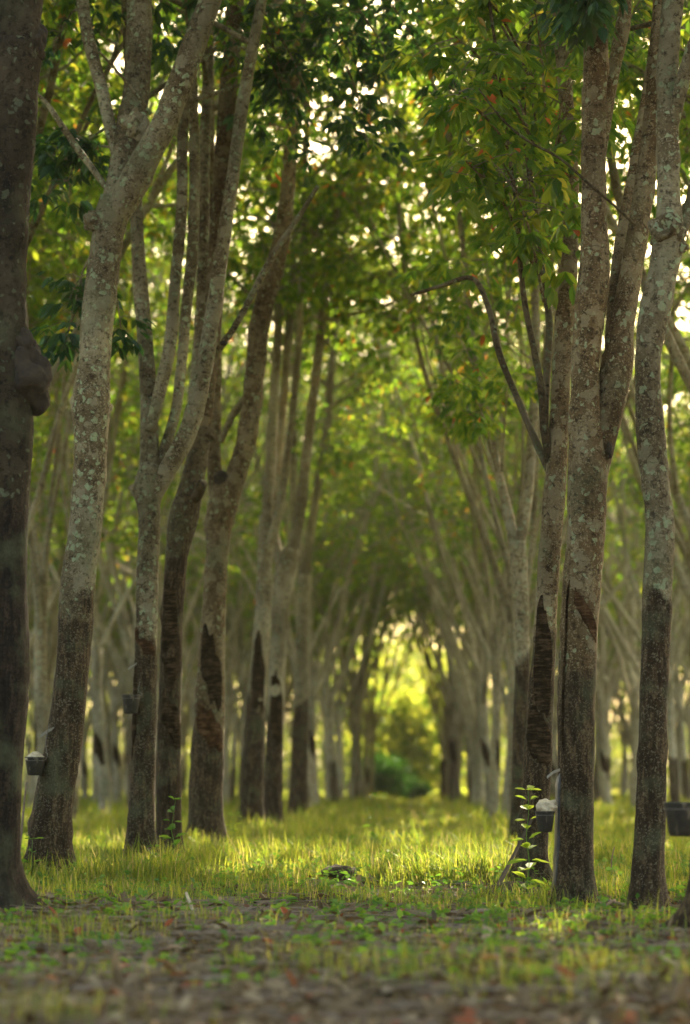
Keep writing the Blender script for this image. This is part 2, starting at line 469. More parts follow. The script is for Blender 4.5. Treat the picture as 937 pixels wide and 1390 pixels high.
def whorls(C, Dm, rng, nleaf=5, size=0.12, spread=0.16):
    """trifoliate leaves on long stalks round a twig end -> leaf positions and directions"""
    n = len(C)
    a = rng.normal(0, 1, (n, nleaf, 3)); a[..., 2] = a[..., 2] * 0.5 - 0.15
    a = a / np.linalg.norm(a, axis=2)[..., None] + 0.35 * Dm[:, None]
    a /= np.linalg.norm(a, axis=2)[..., None]
    st = C[:, None] + a * rng.uniform(0.35, 1.0, (n, nleaf, 1)) * spread
    side = np.cross(a, [0, 0, 1.0]); side /= np.linalg.norm(side, axis=2)[..., None] + 1e-6
    out_p, out_d = [], []
    for s in (-1, 0, 1):
        d = a * (0.75 if s else 1) + side * s * 0.8 + np.array([0, 0, -0.42]) + rng.normal(0, .12, a.shape)
        out_p.append(st); out_d.append(d)
    P = np.stack(out_p, 2).reshape(-1, 3); D = np.stack(out_d, 2).reshape(-1, 3)
    L = np.repeat(rng.uniform(.55, 1.25, n), nleaf * 3) * rng.uniform(0.75, 1.15, len(P)) * size
    return P, D, L

# canopy gaps the low sun comes through: (ground point, radius)
BEAMS = [((-1.1, 19.2, .1), .7), ((0.4, 20.6, .1), .7), ((0.0, 15.6, 0.1), 1.0), ((-0.9, 17.2, 0.1), 0.8), ((0.5, 17.8, 0.1), 0.8), ((-0.4, 19.5, .1), 0.8), ((-1.5, 15.6, 0.1), 0.4), ((-0.1, 13.9, .1), .35),
         ((-1.9, 20.4, 0.9), 0.6), ((-2.1, 17.6, 1.2), 0.35), ((1.1, 13.4, 0.1), 0.3), ((0.95, 15.8, 0.8), 0.4), ((1.25, 12.6, 1.6), .3),
         ((-0.5, 27, .1), 0.6), ((0.2, 34, .1), 0.8), ((-3.9, 22, .1), .6), ((2.6, 20, .2), .6), ((-0.3, 52, .2), .7), ((0, 44, .2), .5),
         ((-5.5, 30, 1), 0.8), ((3.4, 32, 1), 0.8), ((-2.1, 28, 1.0), 0.6), ((0.2, 64, 1.0), .8), ((0.62, 12.9, .45), .28), ((-6.5, 40, 3), 1.2), ((4.0, 42, 3), 1.2),
         ((-1.5, 30, 7), .8), ((0.5, 33, 8), .8), ((-4, 26, 6), .9), ((2.6, 26, 6), .9), ((-7, 48, 7), 1.2), ((5, 52, 6), 1.2)]
def in_beam(P):
    m = np.zeros(len(P), bool)
    for tgt, rad in BEAMS:
        d = P - np.array(tgt)
        s = d @ SUN
        m |= (s > 0) & (np.linalg.norm(d - s[:, None] * SUN, axis=1) < rad)
    return m

owners = []      # which limb each secondary branch of the last grown crown sits on
def grow_crown(limbs, rng, zmin, leafsize=0.125, n_sec=7, n_ter=7, lean=None, density=1.0):
    """limbs: list of (n,4). returns branch tubes (list of (k,4)), twig tubes and leaf arrays"""
    secs, twigs, WC, WD = [], [], [], []
    owners.clear()
    for li_, Lm in enumerate(limbs):
        C = catmull(Lm, 0.3)
        ok = np.where(C[:, 2] > zmin)[0]
        if len(ok) < 3:
            continue
        for k in range(n_sec):
            i = ok[int((k + rng.uniform(0, 1)) / n_sec * (len(ok) - 1))]
            p, r = C[i, :3], C[i, 3]
            a = rng.uniform(0, 2 * np.pi)
            d = np.array([math.cos(a), math.sin(a), rng.uniform(0.25, 0.9)])
            if lean is not None:
                d += lean
            d /= np.linalg.norm(d)
            ln = rng.uniform(1.3, 2.9)
            r0 = min(r * 0.6, 0.035)
            bend = rng.normal(0, .25, 3)
            q = [p, p + d * ln * .35 + bend * .2, p + d * ln * .7 + np.array([0, 0, .05]), p + d * ln + np.array([0, 0, -.12]) + bend * .4]
            sec = np.array([[*q[0], r0], [*q[1], r0 * .75], [*q[2], r0 * .5], [*q[3], r0 * .25]])
            secs.append(sec); owners.append(li_)
            S = catmull(sec, 0.2)
            for j in range(n_ter):
                s = S[min(len(S) - 1, int((0.25 + 0.75 * (j + rng.uniform(0, 1)) / n_ter) * (len(S) - 1)))]
                e = d * 0.5 + rng.normal(0, .55, 3) + np.array([0, 0, .12]); e /= np.linalg.norm(e)
                tl = rng.uniform(.35, .95)
                e2 = s[:3] + e * tl + np.array([0, 0, -0.12 * tl])
                twigs.append(np.array([[*s[:3], .007], [*(s[:3] + e * tl * .5), .005], [*e2, .003]]))
                for f in (0.45, 0.75, 1.0):
                    WC.append(s[:3] * (1 - f) + e2 * f); WD.append(e)
    if not WC:
        return secs, twigs, (np.zeros((0, 3)), np.zeros((0, 3)), np.zeros(0))
    P, D, L = whorls(np.array(WC), np.array(WD), rng, nleaf=4, size=leafsize)
    if density < 1:
        k = rng.random(len(P)) < density
        P, D, L = P[k], D[k], L[k]
    return secs, twigs, (P, D, L)

def crown_mesh(name, twigs, leaf, rng, leafmat, cull=None):
    mb = MB()
    P, D, L = leaf
    if cull is not None:
        keep = ~cull
        P, D, L = P[keep], D[keep], L[keep]
    if len(P):
        V, F = leaves(P, D, L, L * 0.42, rng)
        mb.add(V, F, 0)
    for t in twigs:
        V, F, _ = tube(t, 3, 5, smooth=False, close=False)
        mb.add(V, F, 1)
    return mb.mesh(name, [leafmat, M['twig']], smooth=False)

# ------------------------------------------------------------------ ground
def gz(x, y):
    x = np.asarray(x, float); y = np.asarray(y, float)
    b = 0.022 * np.sin(x * 1.3 + 1) * np.sin(y * 0.9) + 0.016 * np.sin(x * 3.1 + y * 1.7) + 0.010 * np.sin(x * 5.3 - y * 4.1 + 2)
    return b * np.clip(1 - (np.hypot(x, y - 20) - 60) / 60, 0, 1)

xs = np.concatenate([[-900, -300, -120, -60], np.arange(-34, 30.01, 0.25), [50, 110, 300, 900]])
ys = np.concatenate([[-300, -80, -20, -5], np.arange(0, 110.01, 0.3), [130, 180, 300, 700, 1500]])
XX, YY = np.meshgrid(xs, ys)
gV = np.stack([XX, YY, gz(XX, YY)], -1).reshape(-1, 3)
i, j = np.meshgrid(np.arange(len(ys) - 1), np.arange(len(xs) - 1), indexing='ij')
nx = len(xs)
gF = np.stack([i * nx + j, i * nx + j + 1, (i + 1) * nx + j + 1, (i + 1) * nx + j], -1).reshape(-1, 4)
mb = MB(); mb.add(gV, gF)
link('ground', mb.mesh('ground', [M['ground']]), kind='structure')

# ------------------------------------------------------------------ hero trees, traced then given their own distance and girth
def px_line(pts, Y, dY=0.0):
    """pts: (px, py, halfwidth px). dY: how far the limb leans away by its end"""
    out = []
    n = len(pts)
    for k, (x, y, w) in enumerate(pts):
        yy = Y + dY * k / max(1, n - 1)
        p = at(x, y, yy)
        out.append([*p, w * yy / FPX])
    return np.array(out)

def extend(line, rng, ztop=11.5):
    """carry a limb on above the frame"""
    p = line[-1].copy(); d = line[-1, :3] - line[-2, :3]; d /= np.linalg.norm(d)
    out = [r for r in line]
    while p[2] < ztop:
        d = d + rng.normal(0, .07, 3) + np.array([0, 0, .12]); d /= np.linalg.norm(d)
        q = p.copy(); q[:3] += d * 0.9; q[3] = max(0.012, q[3] * 0.87)
        out.append(q); p = q
    return np.array(out)

def burl(center, r, seed, squash=(1, 1, 1), hole=False, n=24):
    """knobbly lump; a quad sphere with noise"""
    q = np.random.default_rng(seed)
    th = np.linspace(0.02, np.pi - 0.02, n); ph = np.linspace(0, 2 * np.pi, 2 * n, endpoint=False)
    T, Ph = np.meshgrid(th, ph, indexing='ij')
    D = np.stack([np.sin(T) * np.cos(Ph), np.sin(T) * np.sin(Ph), np.cos(T)], -1)
    rr = np.ones(T.shape)
    for _ in range(14):
        v = q.normal(0, 1, 3); v /= np.linalg.norm(v)
        rr += 0.13 * np.exp(-((1 - D @ v) / 0.07)) + 0.04 * np.sin(D @ v * q.uniform(5, 12))
    rr += q.normal(0, .006, rr.shape)
    if hole:   # a healed branch scar facing the camera
        a = np.arccos(np.clip(D @ np.array([-0.25, -0.95, 0.15]) / 0.994, -1, 1))
        rr += 0.20 * np.exp(-((a - 0.52) / 0.16) ** 2) - 0.45 * np.exp(-(a / 0.30) ** 2)
    X = D * rr[..., None] * r * np.array(squash) + np.array(center)
    V = X.reshape(-1, 3); m = 2 * n
    i, j = np.meshgrid(np.arange(n - 1), np.arange(m), indexing='ij')
    F = np.stack([i * m + j, (i + 1) * m + j, (i + 1) * m + (j + 1) % m, i * m + (j + 1) % m], -1).reshape(-1, 4)
    return V, F

def panel_patch(Cline, z0, z1, a0, a1, slant, seed, lift=0.003, straight=False):
    """curved strip of tapped wood lying on the trunk: between angles a0..a1 (0 = towards camera, + to the right)
    and heights z0..z1, its lower and upper edges slanting down to the right by 'slant'"""
    C = catmull(Cline, 0.05)
    nA, nZ = 16, 18
    A = np.linspace(a0, a1, nA); s = (A - a0) / (a1 - a0)
    q = np.random.default_rng(seed)
    edge = 1 + np.convolve(q.normal(0, .22, nA + 2), [.25, .5, .25], 'same')[1:-1]
    V = []
    for iz in range(nZ):
        f = iz / (nZ - 1)
        for k, a in enumerate(A):
            mid, half = (z0 + z1) / 2 - slant * s[k], (z1 - z0) / 2 * (0.25 + 0.85 * math.sin(math.pi * min(1, .10 + .82 * s[k])) ** .7) * edge[k]
            if straight:
                mid, half = (z0 + z1) / 2 - slant * s[k], (z1 - z0) / 2
            top, bot = mid + half, mid - half
            z = bot + (top - bot) * f + q.normal(0, .004)
            ii = np.argmin(np.abs(C[:, 2] - z))
            r = C[ii, 3] * 1.055 + lift + 0.006 - (0.006 if 0 < iz < nZ - 1 and 0 < k < nA - 1 else 0.022) + 0.0
            V.append([C[ii, 0] + math.sin(a) * r, C[ii, 1] - math.cos(a) * r, z])
    i, j = np.meshgrid(np.arange(nZ - 1), np.arange(nA - 1), indexing='ij')
    F = np.stack([i * nA + j, i * nA + j + 1, (i + 1) * nA + j + 1, (i + 1) * nA + j], -1).reshape(-1, 4)
    return np.array(V), F

TREE_GROUP = 'rubber trees planted in rows'
def hero(label, Y, trunk, limbs, mat, cut=None, burls=(), panels=(), seed=0, crown_top=True, flare=(0.13, 0.75),
         clumps=(), leafmat='leaf', seg=20, ztop=11.5, n_sec=6, rough=0.045, step=0.05, zmin=None, lean=None):
    rng = np.random.default_rng(seed + 500)
    TL = px_line(trunk, Y)
    base = TL[0].copy()
    g0 = float(gz(base[0], base[1]))
    TL[0, 2] = g0
    under = TL[0].copy(); under[2] = g0 - 0.12
    TL = np.vstack([under, TL])
    org = np.array([base[0], base[1], g0])
    root = thing('rubber_tree', label, 'tree', org, TREE_GROUP)
    loc = lambda A: A - np.array([*org, 0.0])[:A.shape[1]]
    tl = loc(TL)
    cutline = None
    if cut is not None:
        zc = at(*cut[:2], Y)[2] - g0
        cutline = (zc, cut[2])
    mb = MB()
    V, F, c = tube(tl, seg, step, rough, seed, flare, cutline)
    mb.add(V, F, 0, c)
    to = link('trunk', mb.mesh('trunk', [M[mat]], cut=True), root)
    full = []; built = []
    for li, lb in enumerate(limbs):
        pts, dY, ext = lb[0], lb[1], lb[2]
        ln = px_line(pts, Y, dY)
        if ext:
            ln = extend(ln, rng, ztop)
            full.append(ln)
        mb = MB()
        built.append((mb, len(full) - 1 if ext else None, M[lb[3] if len(lb) > 3 else mat]))
        V, F, c = tube(loc(ln), 14 if ln[0, 3] > .03 else 8, step, rough * 0.9, seed + li + 3)
        mb.add(V, F, 0)
    for (bx, by, br, dy, sq, kind) in burls:
        p = at(bx, by, Y + dy) - org
        mb = MB(); V, F = burl(p, br * Y / FPX, seed + int(bx), sq, kind == 'hole')
        mb.add(V, F)
        link('burl', mb.mesh('burl', [M['burl'] if kind == 'dark' else M[mat]], cut=True) if kind == 'dark' else mb.mesh('burl', [M[mat]], cut=True), root)
    for (py0, py1, a0, a1, slant, pm) in panels:
        z0 = at(575, py0, Y)[2] - g0; z1 = at(575, py1, Y)[2] - g0
        mb = MB(); V, F = panel_patch(tl, z0, z1, R(a0), R(a1), slant, seed)
        mb.add(V, F)
        link('tapping_panel', mb.mesh('tapping_panel', [M[pm]]), root)
    zlim = zmin if zmin is not None else CAMZ + 1062 / FPX * Y + 0.3
    secs, twigs, leaf = grow_crown(full, rng, zlim, n_sec=n_sec, lean=lean)
    P, D, L = leaf
    for mb, fi, mt_ in built:
        for s_, ow in zip(secs, owners):
            if ow == fi:
                V, F, _ = tube(loc(s_), 5, .25, close=False); mb.add(V, F)
        link('limb', mb.mesh('limb', [mt_], cut=True), root)
    secs = []
    ex_t = []
    for (cx, cy, dy, spr, n, sx, sy, ds) in clumps:
        # leafy shoots in view: a drooping branch from (sx, sy) to the clump with whorls along it
        a = at(sx, sy, Y + ds); b = at(cx, cy, Y + dy)
        mid = (a + b) / 2 + np.array([0, 0, 0.12])
        br = np.array([[*a, .013], [*mid, .009], [*b, .005]])
        secs.append(br)
        B = catmull(br, .08)
        B = B[int(len(B) * .45):]
        ctr, dr = [], []
        for k in range(n):
            s = B[rng.integers(0, len(B))][:3]
            e = rng.normal(0, 1, 3); e[2] = e[2] * .5 - .1; e /= np.linalg.norm(e)
            q = s + e * spr * rng.uniform(.25, 1)
            ex_t.append(np.array([[*s, .005], [*((s + q) / 2 + np.array([0, 0, .02])), .004], [*q, .0025]]))
            ctr.append(q); dr.append(e)
        p2, d2, l2 = whorls(np.array(ctr), np.array(dr), rng, nleaf=5, size=0.125)
        P = np.vstack([P, p2]); D = np.vstack([D, d2]); L = np.concatenate([L, l2])
    if len(P):
        cull = in_beam(P)
        tw = [loc(t) for t in twigs + ex_t]
        me = crown_mesh('crown', tw, (P - org, D, L), rng, M[leafmat], cull)
        co = link('crown', me, root)
        for s in secs:
            mb = MB(); V, F, _ = tube(loc(s), 5, .12, .05); mb.add(V, F)
            link('branch', mb.mesh('branch', [M[mat]], cut=True), co)
    return root, to, org, tl

def shoots(seed, n, x0, x1, y0, y1, sx, sy, dspan=2.0, spr=.75, per=14):
    q = np.random.default_rng(seed); out = []
    for _ in range(n):
        cx, cy = q.uniform(x0, x1), q.uniform(y0, y1)
        d = q.uniform(-dspan, dspan)
        out.append((cx, cy, d, q.uniform(.6, 1.1) * spr, per, sx + (cx - sx) * .15, min(sy, cy + 150), d * .2))
    return out
HERO = {}
# far left foreground, dark, half out of frame
HERO['A'] = hero('dark brown rubber tree with a big round burl, cut off by the left edge', 11.5,
    [(-4, 1240, 36), (-8, 1180, 31), (-5, 1100, 32), (0, 1000, 35), (4, 900, 37), (2, 800, 35), (3, 700, 36), (8, 600, 38), (4, 510, 40),
     (2, 430, 36), (4, 350, 34), (10, 250, 34), (16, 150, 36), (24, 60, 37)],
    [([(24, 80, 34), (26, 0, 34), (30, -60, 32)], 0.0, True)], 'bark_black',
    burls=[(36, 512, 33, -.02, (1, .9, 1.2), 'dark'), (46, 55, 16, -.02, (1, 1, 1.6), 'dark'), (22, 470, 26, -.05, (1, .6, 1), 'dark')], seed=1, cut=(0, 700, .02), flare=(.14, .7))
# leaning lichened tree with the big fork
HERO['B'] = hero('leaning lichen-spotted rubber tree with a big fork, near the left edge', 15.4,
    [(64, 1197, 29), (72, 1100, 27), (88, 1000, 25), (99, 900, 23), (104, 820, 24), (113, 740, 23), (119, 680, 22), (123, 600, 23), (124, 548, 27), (128, 500, 23),
     (132, 440, 23), (139, 380, 23), (146, 320, 22), (150, 296, 24), (158, 272, 22)],
    [([(153, 296, 20), (165, 240, 20), (177, 175, 22), (184, 130, 19), (189, 60, 19), (190, -20, 18)], 0.3, True),
     ([(152, 295, 22), (176, 258, 22), (198, 215, 20), (222, 170, 18), (242, 120, 18), (262, 65, 17), (284, 5, 16), (305, -50, 15)], -0.35, True),
     ([(166, 236, 8), (151, 178, 9), (138, 120, 9), (122, 60, 9), (112, 0, 9)], 0.5, True),
     ([(150, 262, 4), (110, 208, 5), (85, 172, 4.5), (65, 142, 3.5), (48, 125, 2)], 0.3, False),
     ([(205, 155, 2.5), (180, 122, 2), (155, 92, 2), (135, 70, 1.5)], -0.3, False)], 'bark_grey',
    cut=(104, 838, .02), burls=[(126, 300, 13, -.06, (1, .7, 1), 'hole'), (183, 172, 18, .03, (1, .8, 1.2), 'knot'), (124, 548, 26, 0, (1, .9, .8), 'knot')], seed=2,
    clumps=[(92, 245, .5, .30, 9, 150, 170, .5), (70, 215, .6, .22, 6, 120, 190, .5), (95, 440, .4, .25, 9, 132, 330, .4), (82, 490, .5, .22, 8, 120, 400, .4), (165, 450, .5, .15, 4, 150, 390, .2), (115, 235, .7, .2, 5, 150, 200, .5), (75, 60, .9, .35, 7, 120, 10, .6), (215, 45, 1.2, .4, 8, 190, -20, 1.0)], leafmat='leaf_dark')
# slim tree with cup
HERO['C'] = hero('slim pale rubber tree branching into thin limbs, with an empty dark cup', 17.0,
    [(192, 1184, 20), (193, 1100, 18), (196, 1000, 16), (198, 900, 15), (199, 850, 15), (201, 760, 15), (203, 700, 15), (201, 662, 19), (206, 630, 14)],
    [([(202, 670, 13), (203, 600, 13), (202, 540, 12), (196, 450, 11), (190, 380, 10.5), (186, 300, 9), (182, 200, 8), (176, 90, 7.5), (170, -20, 7)], 0.5, True),
     ([(204, 585, 8), (220, 520, 9), (232, 460, 9), (238, 380, 8), (247, 280, 8), (248, 190, 7.5), (254, 90, 7), (264, -10, 7)], 0.1, True),
     ([(204, 675, 9), (222, 615, 8), (238, 560, 7.5), (246, 500, 7.5), (253, 420, 7.5), (262, 330, 8), (264, 230, 7.5), (262, 130, 7), (258, 20, 7), (256, -30, 7)], 0.7, True),
     ([(206, 678, 12), (232, 630, 13), (258, 580, 13), (275, 510, 12), (287, 440, 11), (300, 350, 10), (315, 250, 9), (328, 150, 9), (344, 60, 8), (360, -25, 7)], -0.4, True),
     ([(283, 498, 4), (300, 470, 5), (318, 445, 4.5), (345, 395, 5), (372, 345, 5), (402, 300, 4), (432, 252, 3)], -0.5, False)], 'bark_grey',
    cut=(198, 862, -.08), burls=[(186, 664, 9, 0, (1, 1, 1), 'knot'), (304, 466, 4, -.45, (1.2, 1, .7), 'dark')], seed=3,
    panels=[(868, 845, -75, 62, .18, 'panel_red'), (1010, 905, -88, -35, .05, 'panel')], zmin=6.4)
# dark trunk behind it
HERO['D'] = hero('dark rubber tree with a long black tapping scar and a broken stump', 18.0,
    [(229, 1184, 17), (229, 1100, 17), (230, 1000, 16), (232, 900, 15), (235, 820, 15), (241, 750, 16), (250, 700, 20), (262, 650, 16), (270, 605, 15), (272, 580, 14)],
    [([(270, 612, 12), (282, 520, 12), (290, 420, 13), (296, 320, 13), (303, 220, 12.5), (310, 120, 12.5), (318, 40, 12), (322, -25, 11)], 0.3, True, 'bark_brown'),
     ([(262, 650, 9), (262, 560, 9), (272, 450, 8.5), (276, 330, 8), (278, 200, 8), (284, 80, 7.5), (288, -20, 7)], 0.8, True, 'bark_grey'),
     ([(252, 690, 6), (268, 672, 8), (275, 655, 7)], -.2, False)], 'bark_dark',
    cut=(233, 760, .1), burls=[(276, 590, 14, 0, (1.05, .8, .8), 'knot'), (266, 668, 10, -.06, (1, .7, 1.2), 'knot')], seed=4, panels=[(905, 770, -55, 40, .28, 'panel'), (980, 930, -40, 80, .3, 'panel')], zmin=6.9)
# 280
HERO['E'] = hero('stout brown rubber tree with two slanting dark tapping scars, left of the lane', 20.5,
    [(279, 1160, 25), (280, 1100, 23), (281, 1020, 23), (285, 950, 20), (288, 880, 18), (292, 800, 15.5), (297, 730, 16.5), (302, 685, 21), (312, 650, 15)],
    [([(296, 690, 11), (291, 630, 10), (291, 560, 9.5), (292, 480, 9), (290, 400, 8), (285, 300, 8), (284, 150, 8), (285, -20, 7)], 0.6, True),
     ([(306, 688, 15), (322, 640, 14), (338, 580, 14), (346, 510, 14), (353, 440, 14), (368, 380, 13.5), (383, 320, 12), (392, 240, 10), (400, 120, 9), (410, -20, 8)], -0.5, True),
     ([(300, 600, 4), (315, 565, 5), (333, 540, 5), (345, 520, 5)], -.2, False)], 'bark_brown',
    cut=(283, 1000, -.12), seed=5, burls=[(301, 650, 9, -.09, (1, .5, 1.1), 'dark')],  # flat dark lump: a knothole's darkness put into colour
    panels=[(905, 832, -52, 62, .55, 'panel'), (985, 945, -50, 75, .33, 'panel_red')], zmin=7.5, n_sec=7,
    clumps=[(430, 150, -3.0, .45, 16, 330, -20, -3), (500, 120, -3.0, .5, 16, 400, -30, -3), (400, 200, -2.6, .35, 10, 350, 40, -3), (520, 60, -3.2, .5, 14, 420, -40, -3),
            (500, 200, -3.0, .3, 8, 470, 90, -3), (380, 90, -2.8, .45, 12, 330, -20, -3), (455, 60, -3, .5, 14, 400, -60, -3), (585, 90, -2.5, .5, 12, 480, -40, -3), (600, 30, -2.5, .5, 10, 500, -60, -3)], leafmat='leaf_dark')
# 340 and 370
HERO['F'] = hero('grey rubber tree with a pointed dark scar, left one of a close pair', 27.5,
    [(341, 1137, 17), (343, 1060, 15), (346, 980, 14), (352, 900, 11.5), (357, 830, 11), (360, 760, 10.5), (362, 700, 11)],
    [([(361, 720, 8), (366, 640, 7.5), (372, 540, 7), (378, 440, 6), (384, 300, 6), (392, 100, 5), (398, -20, 5)], 1, True),
     ([(359, 760, 7), (380, 690, 6), (392, 600, 5), (405, 480, 5), (410, 350, 4)], -.6, True)], 'bark_pale', cut=(346, 960, -.15), seed=6,
    panels=[(930, 848, -50, 60, .5, 'panel')], clumps=shoots(61, 16, 340, 520, -20, 380, 380, 480), zmin=7, n_sec=12, step=.09, seg=14)
HERO['F2'] = hero('grey rubber tree with a knobbly fork, right one of a close pair', 29.0,
    [(369, 1132, 15), (371, 1060, 13), (374, 980, 12), (377, 900, 11), (381, 830, 12), (388, 775, 15), (396, 745, 12)],
    [([(388, 775, 9), (372, 730, 7), (376, 650, 7), (384, 560, 6), (392, 450, 6), (398, 350, 5)], .5, True),
     ([(394, 760, 9), (408, 690, 8), (418, 600, 7), (430, 500, 6.5), (442, 400, 6), (458, 280, 5), (465, 240, 5)], -.8, True)], 'bark_pale', cut=(374, 985, -.12), seed=7,
    panels=[(985, 900, -45, 60, .4, 'panel')], clumps=shoots(62, 14, 400, 600, 0, 520, 425, 560), zmin=7, n_sec=12, step=.09, seg=14)
HERO['G'] = hero('dim rubber tree with a forked top, next along the lane after the close pair', 36.5,
    [(405, 1118, 15), (406, 1050, 12), (408, 980, 11), (410, 900, 10), (412, 830, 9), (414, 780, 10)],
    [([(413, 790, 7), (400, 700, 6), (398, 600, 6), (402, 480, 5), (410, 350, 5)], .5, True),
     ([(414, 790, 7), (425, 700, 6), (442, 600, 6), (452, 480, 5), (466, 350, 4)], -1, True)], 'bark_pale', cut=(408, 960, .1), seed=8, clumps=shoots(63, 14, 400, 600, 120, 620, 430, 640, 3, 1.0, 18),
    zmin=7, n_sec=16, step=.12, seg=12)
# right side
HERO['R1'] = hero('brown speckled rubber tree with a cream latex cup and a slanting tapping cut', 12.8,
    [(778, 1222, 27), (780, 1160, 25), (781, 1100, 24.5), (782, 1020, 25), (783, 940, 25.5), (786, 870, 25), (789, 810, 26), (794, 740, 26), (797, 680, 27), (797, 630, 27), (796, 580, 22),
     (795, 500, 19), (799, 440, 21), (806, 380, 22), (807, 320, 19), (806, 220, 17), (807, 120, 17)],
    [([(807, 140, 17), (809, 60, 17), (813, -10, 17), (815, -60, 16)], 0, True),
     ([(805, 660, 16), (818, 600, 18), (831, 540, 20), (838, 495, 22), (845, 440, 17), (853, 390, 16), (864, 330, 15), (875, 250, 14), (884, 180, 12.5), (890, 100, 12), (897, 20, 12), (902, -40, 11)], 0.25, True),
     ([(828, 510, 8), (832, 430, 9), (842, 340, 9.5), (856, 260, 9), (868, 190, 8.5), (882, 110, 8), (893, 30, 8), (898, -30, 8)], 1.0, True),
     ([(812, 230, 8), (824, 150, 9), (834, 90, 9), (844, 45, 11), (850, 0, 8), (856, -30, 8)], .35, True),
     ([(862, 305, 2), (835, 280, 2), (800, 250, 2), (760, 215, 2), (715, 190, 2), (680, 160, 1.5), (650, 120, 1)], -.5, False, 'bark_dark')], 'bark_brown',
    cut=(783, 905, .0), seed=11, burls=[(836, 497, 18, .1, (1, .8, 1.1), 'knot'), (828, 612, 6, -.06, (.6, .8, 1.8), 'dark')],
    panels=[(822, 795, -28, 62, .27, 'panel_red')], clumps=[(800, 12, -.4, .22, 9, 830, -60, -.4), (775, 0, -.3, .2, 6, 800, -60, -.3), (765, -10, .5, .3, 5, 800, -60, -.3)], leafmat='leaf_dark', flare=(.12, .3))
HERO['R2'] = hero('crooked rubber tree with a knothole high up, near the right edge of the photo', 12.2,
    [(880, 1234, 23), (881, 1170, 20), (883, 1100, 20), (886, 1000, 19), (889, 900, 19), (893, 800, 20), (896, 720, 20), (890, 660, 19), (885, 600, 20), (880, 540, 18), (880, 480, 18),
     (889, 425, 22), (900, 370, 20), (908, 330, 22), (909, 305, 19), (907, 240, 15.5), (906, 150, 16)],
    [([(906, 170, 15), (906, 100, 15.5), (911, 30, 15), (917, -20, 15), (920, -60, 14)], 0, True),
     ([(908, 190, 8), (922, 130, 10), (936, 80, 10), (952, 30, 9), (965, -30, 9)], -.3, True),
     ([(912, 330, 8), (930, 300, 11), (943, 262, 10), (952, 200, 9), (962, 100, 8), (970, -20, 8)], .4, True)], 'bark_grey',
    cut=(890, 822, -.02), seed=12, burls=[(906, 316, 23, -.02, (1, .9, 1), 'hole'), (922, 335, 12, -.02, (1, 1, .9), 'knot')], flare=(.16, .4), lean=np.array([.2, 0, 0]))
HERO['R3'] = hero('dark slender rubber tree just behind and left of the tree with the cream cup', 14.5,
    [(722, 1207, 20), (724, 1140, 19), (729, 1060, 19), (733, 980, 18), (738, 900, 16), (742, 820, 15), (747, 740, 15), (753, 670, 15), (757, 610, 14), (762, 520, 13), (768, 430, 14), (774, 340, 11)],
    [([(773, 350, 11), (776, 250, 10), (770, 150, 10), (762, 60, 10), (757, -20, 9)], .4, True),
     ([(752, 640, 7), (740, 590, 6), (735, 530, 5), (724, 470, 4.5), (712, 410, 4), (706, 350, 3.5), (700, 270, 3), (690, 200, 2.5), (684, 150, 2)], -.4, True, 'bark_dark'),
     ([(750, 648, 6), (728, 600, 5), (702, 540, 4.5), (678, 480, 4.5), (664, 420, 4), (642, 378, 3.5), (600, 388, 3), (560, 400, 2)], 1.0, False, 'bark_dark'),
     ([(740, 590, 4), (742, 520, 5), (746, 440, 5), (738, 380, 4.5), (728, 300, 4), (715, 200, 4), (712, 120, 3)], .8, True, 'bark_dark')], 'bark_brown',
    cut=(738, 880, .0), seed=13, clumps=shoots(65, 14, 600, 780, -40, 260, 745, 420, 1.5, .45, 12), panels=[(925, 800, -60, 45, .35, 'panel'), (1010, 950, -70, 60, .2, 'panel')], zmin=6.5)
HERO['R4'] = hero('dark blurred rubber tree with a black cup, cut off by the right edge', 10.2,
    [(968, 1262, 34), (972, 1200, 31), (973, 1100, 30), (972, 950, 29), (974, 800, 29), (978, 650, 28), (984, 500, 27), (992, 350, 26)],
    [([(990, 370, 22), (1005, 200, 20), (1020, 0, 18), (1030, -100, 17)], 0, True),
     ([(982, 440, 16), (972, 330, 16), (968, 200, 15), (972, 50, 14), (975, -80, 14)], .3, True)], 'bark_dark', cut=(970, 760, 0), seed=14, flare=(.16, .7))
HERO['R5'] = hero('pale rubber tree standing close behind the slender dark one right of the lane', 21.0,
    [(706, 1160, 13), (706, 1090, 12), (707, 1000, 11), (709, 900, 10), (708, 820, 10), (704, 760, 12), (702, 735, 11)],
    [([(702, 750, 8), (688, 690, 7), (672, 620, 6), (652, 540, 5), (640, 450, 5), (628, 330, 4)], .8, True),
     ([(703, 750, 8), (716, 680, 7), (722, 600, 7), (728, 500, 6), (726, 380, 6), (732, 260, 5)], .5, True)], 'bark_pale', cut=(709, 900, .1), seed=15, clumps=shoots(64, 22, 560, 800, -20, 360, 690, 560, 2.5, .65, 15) + shoots(66, 10, 590, 700, 380, 560, 680, 640, 2, .5, 10), zmin=7, n_sec=8, seg=14, step=.08)

print('heroes', round(time.time() - T0, 1))

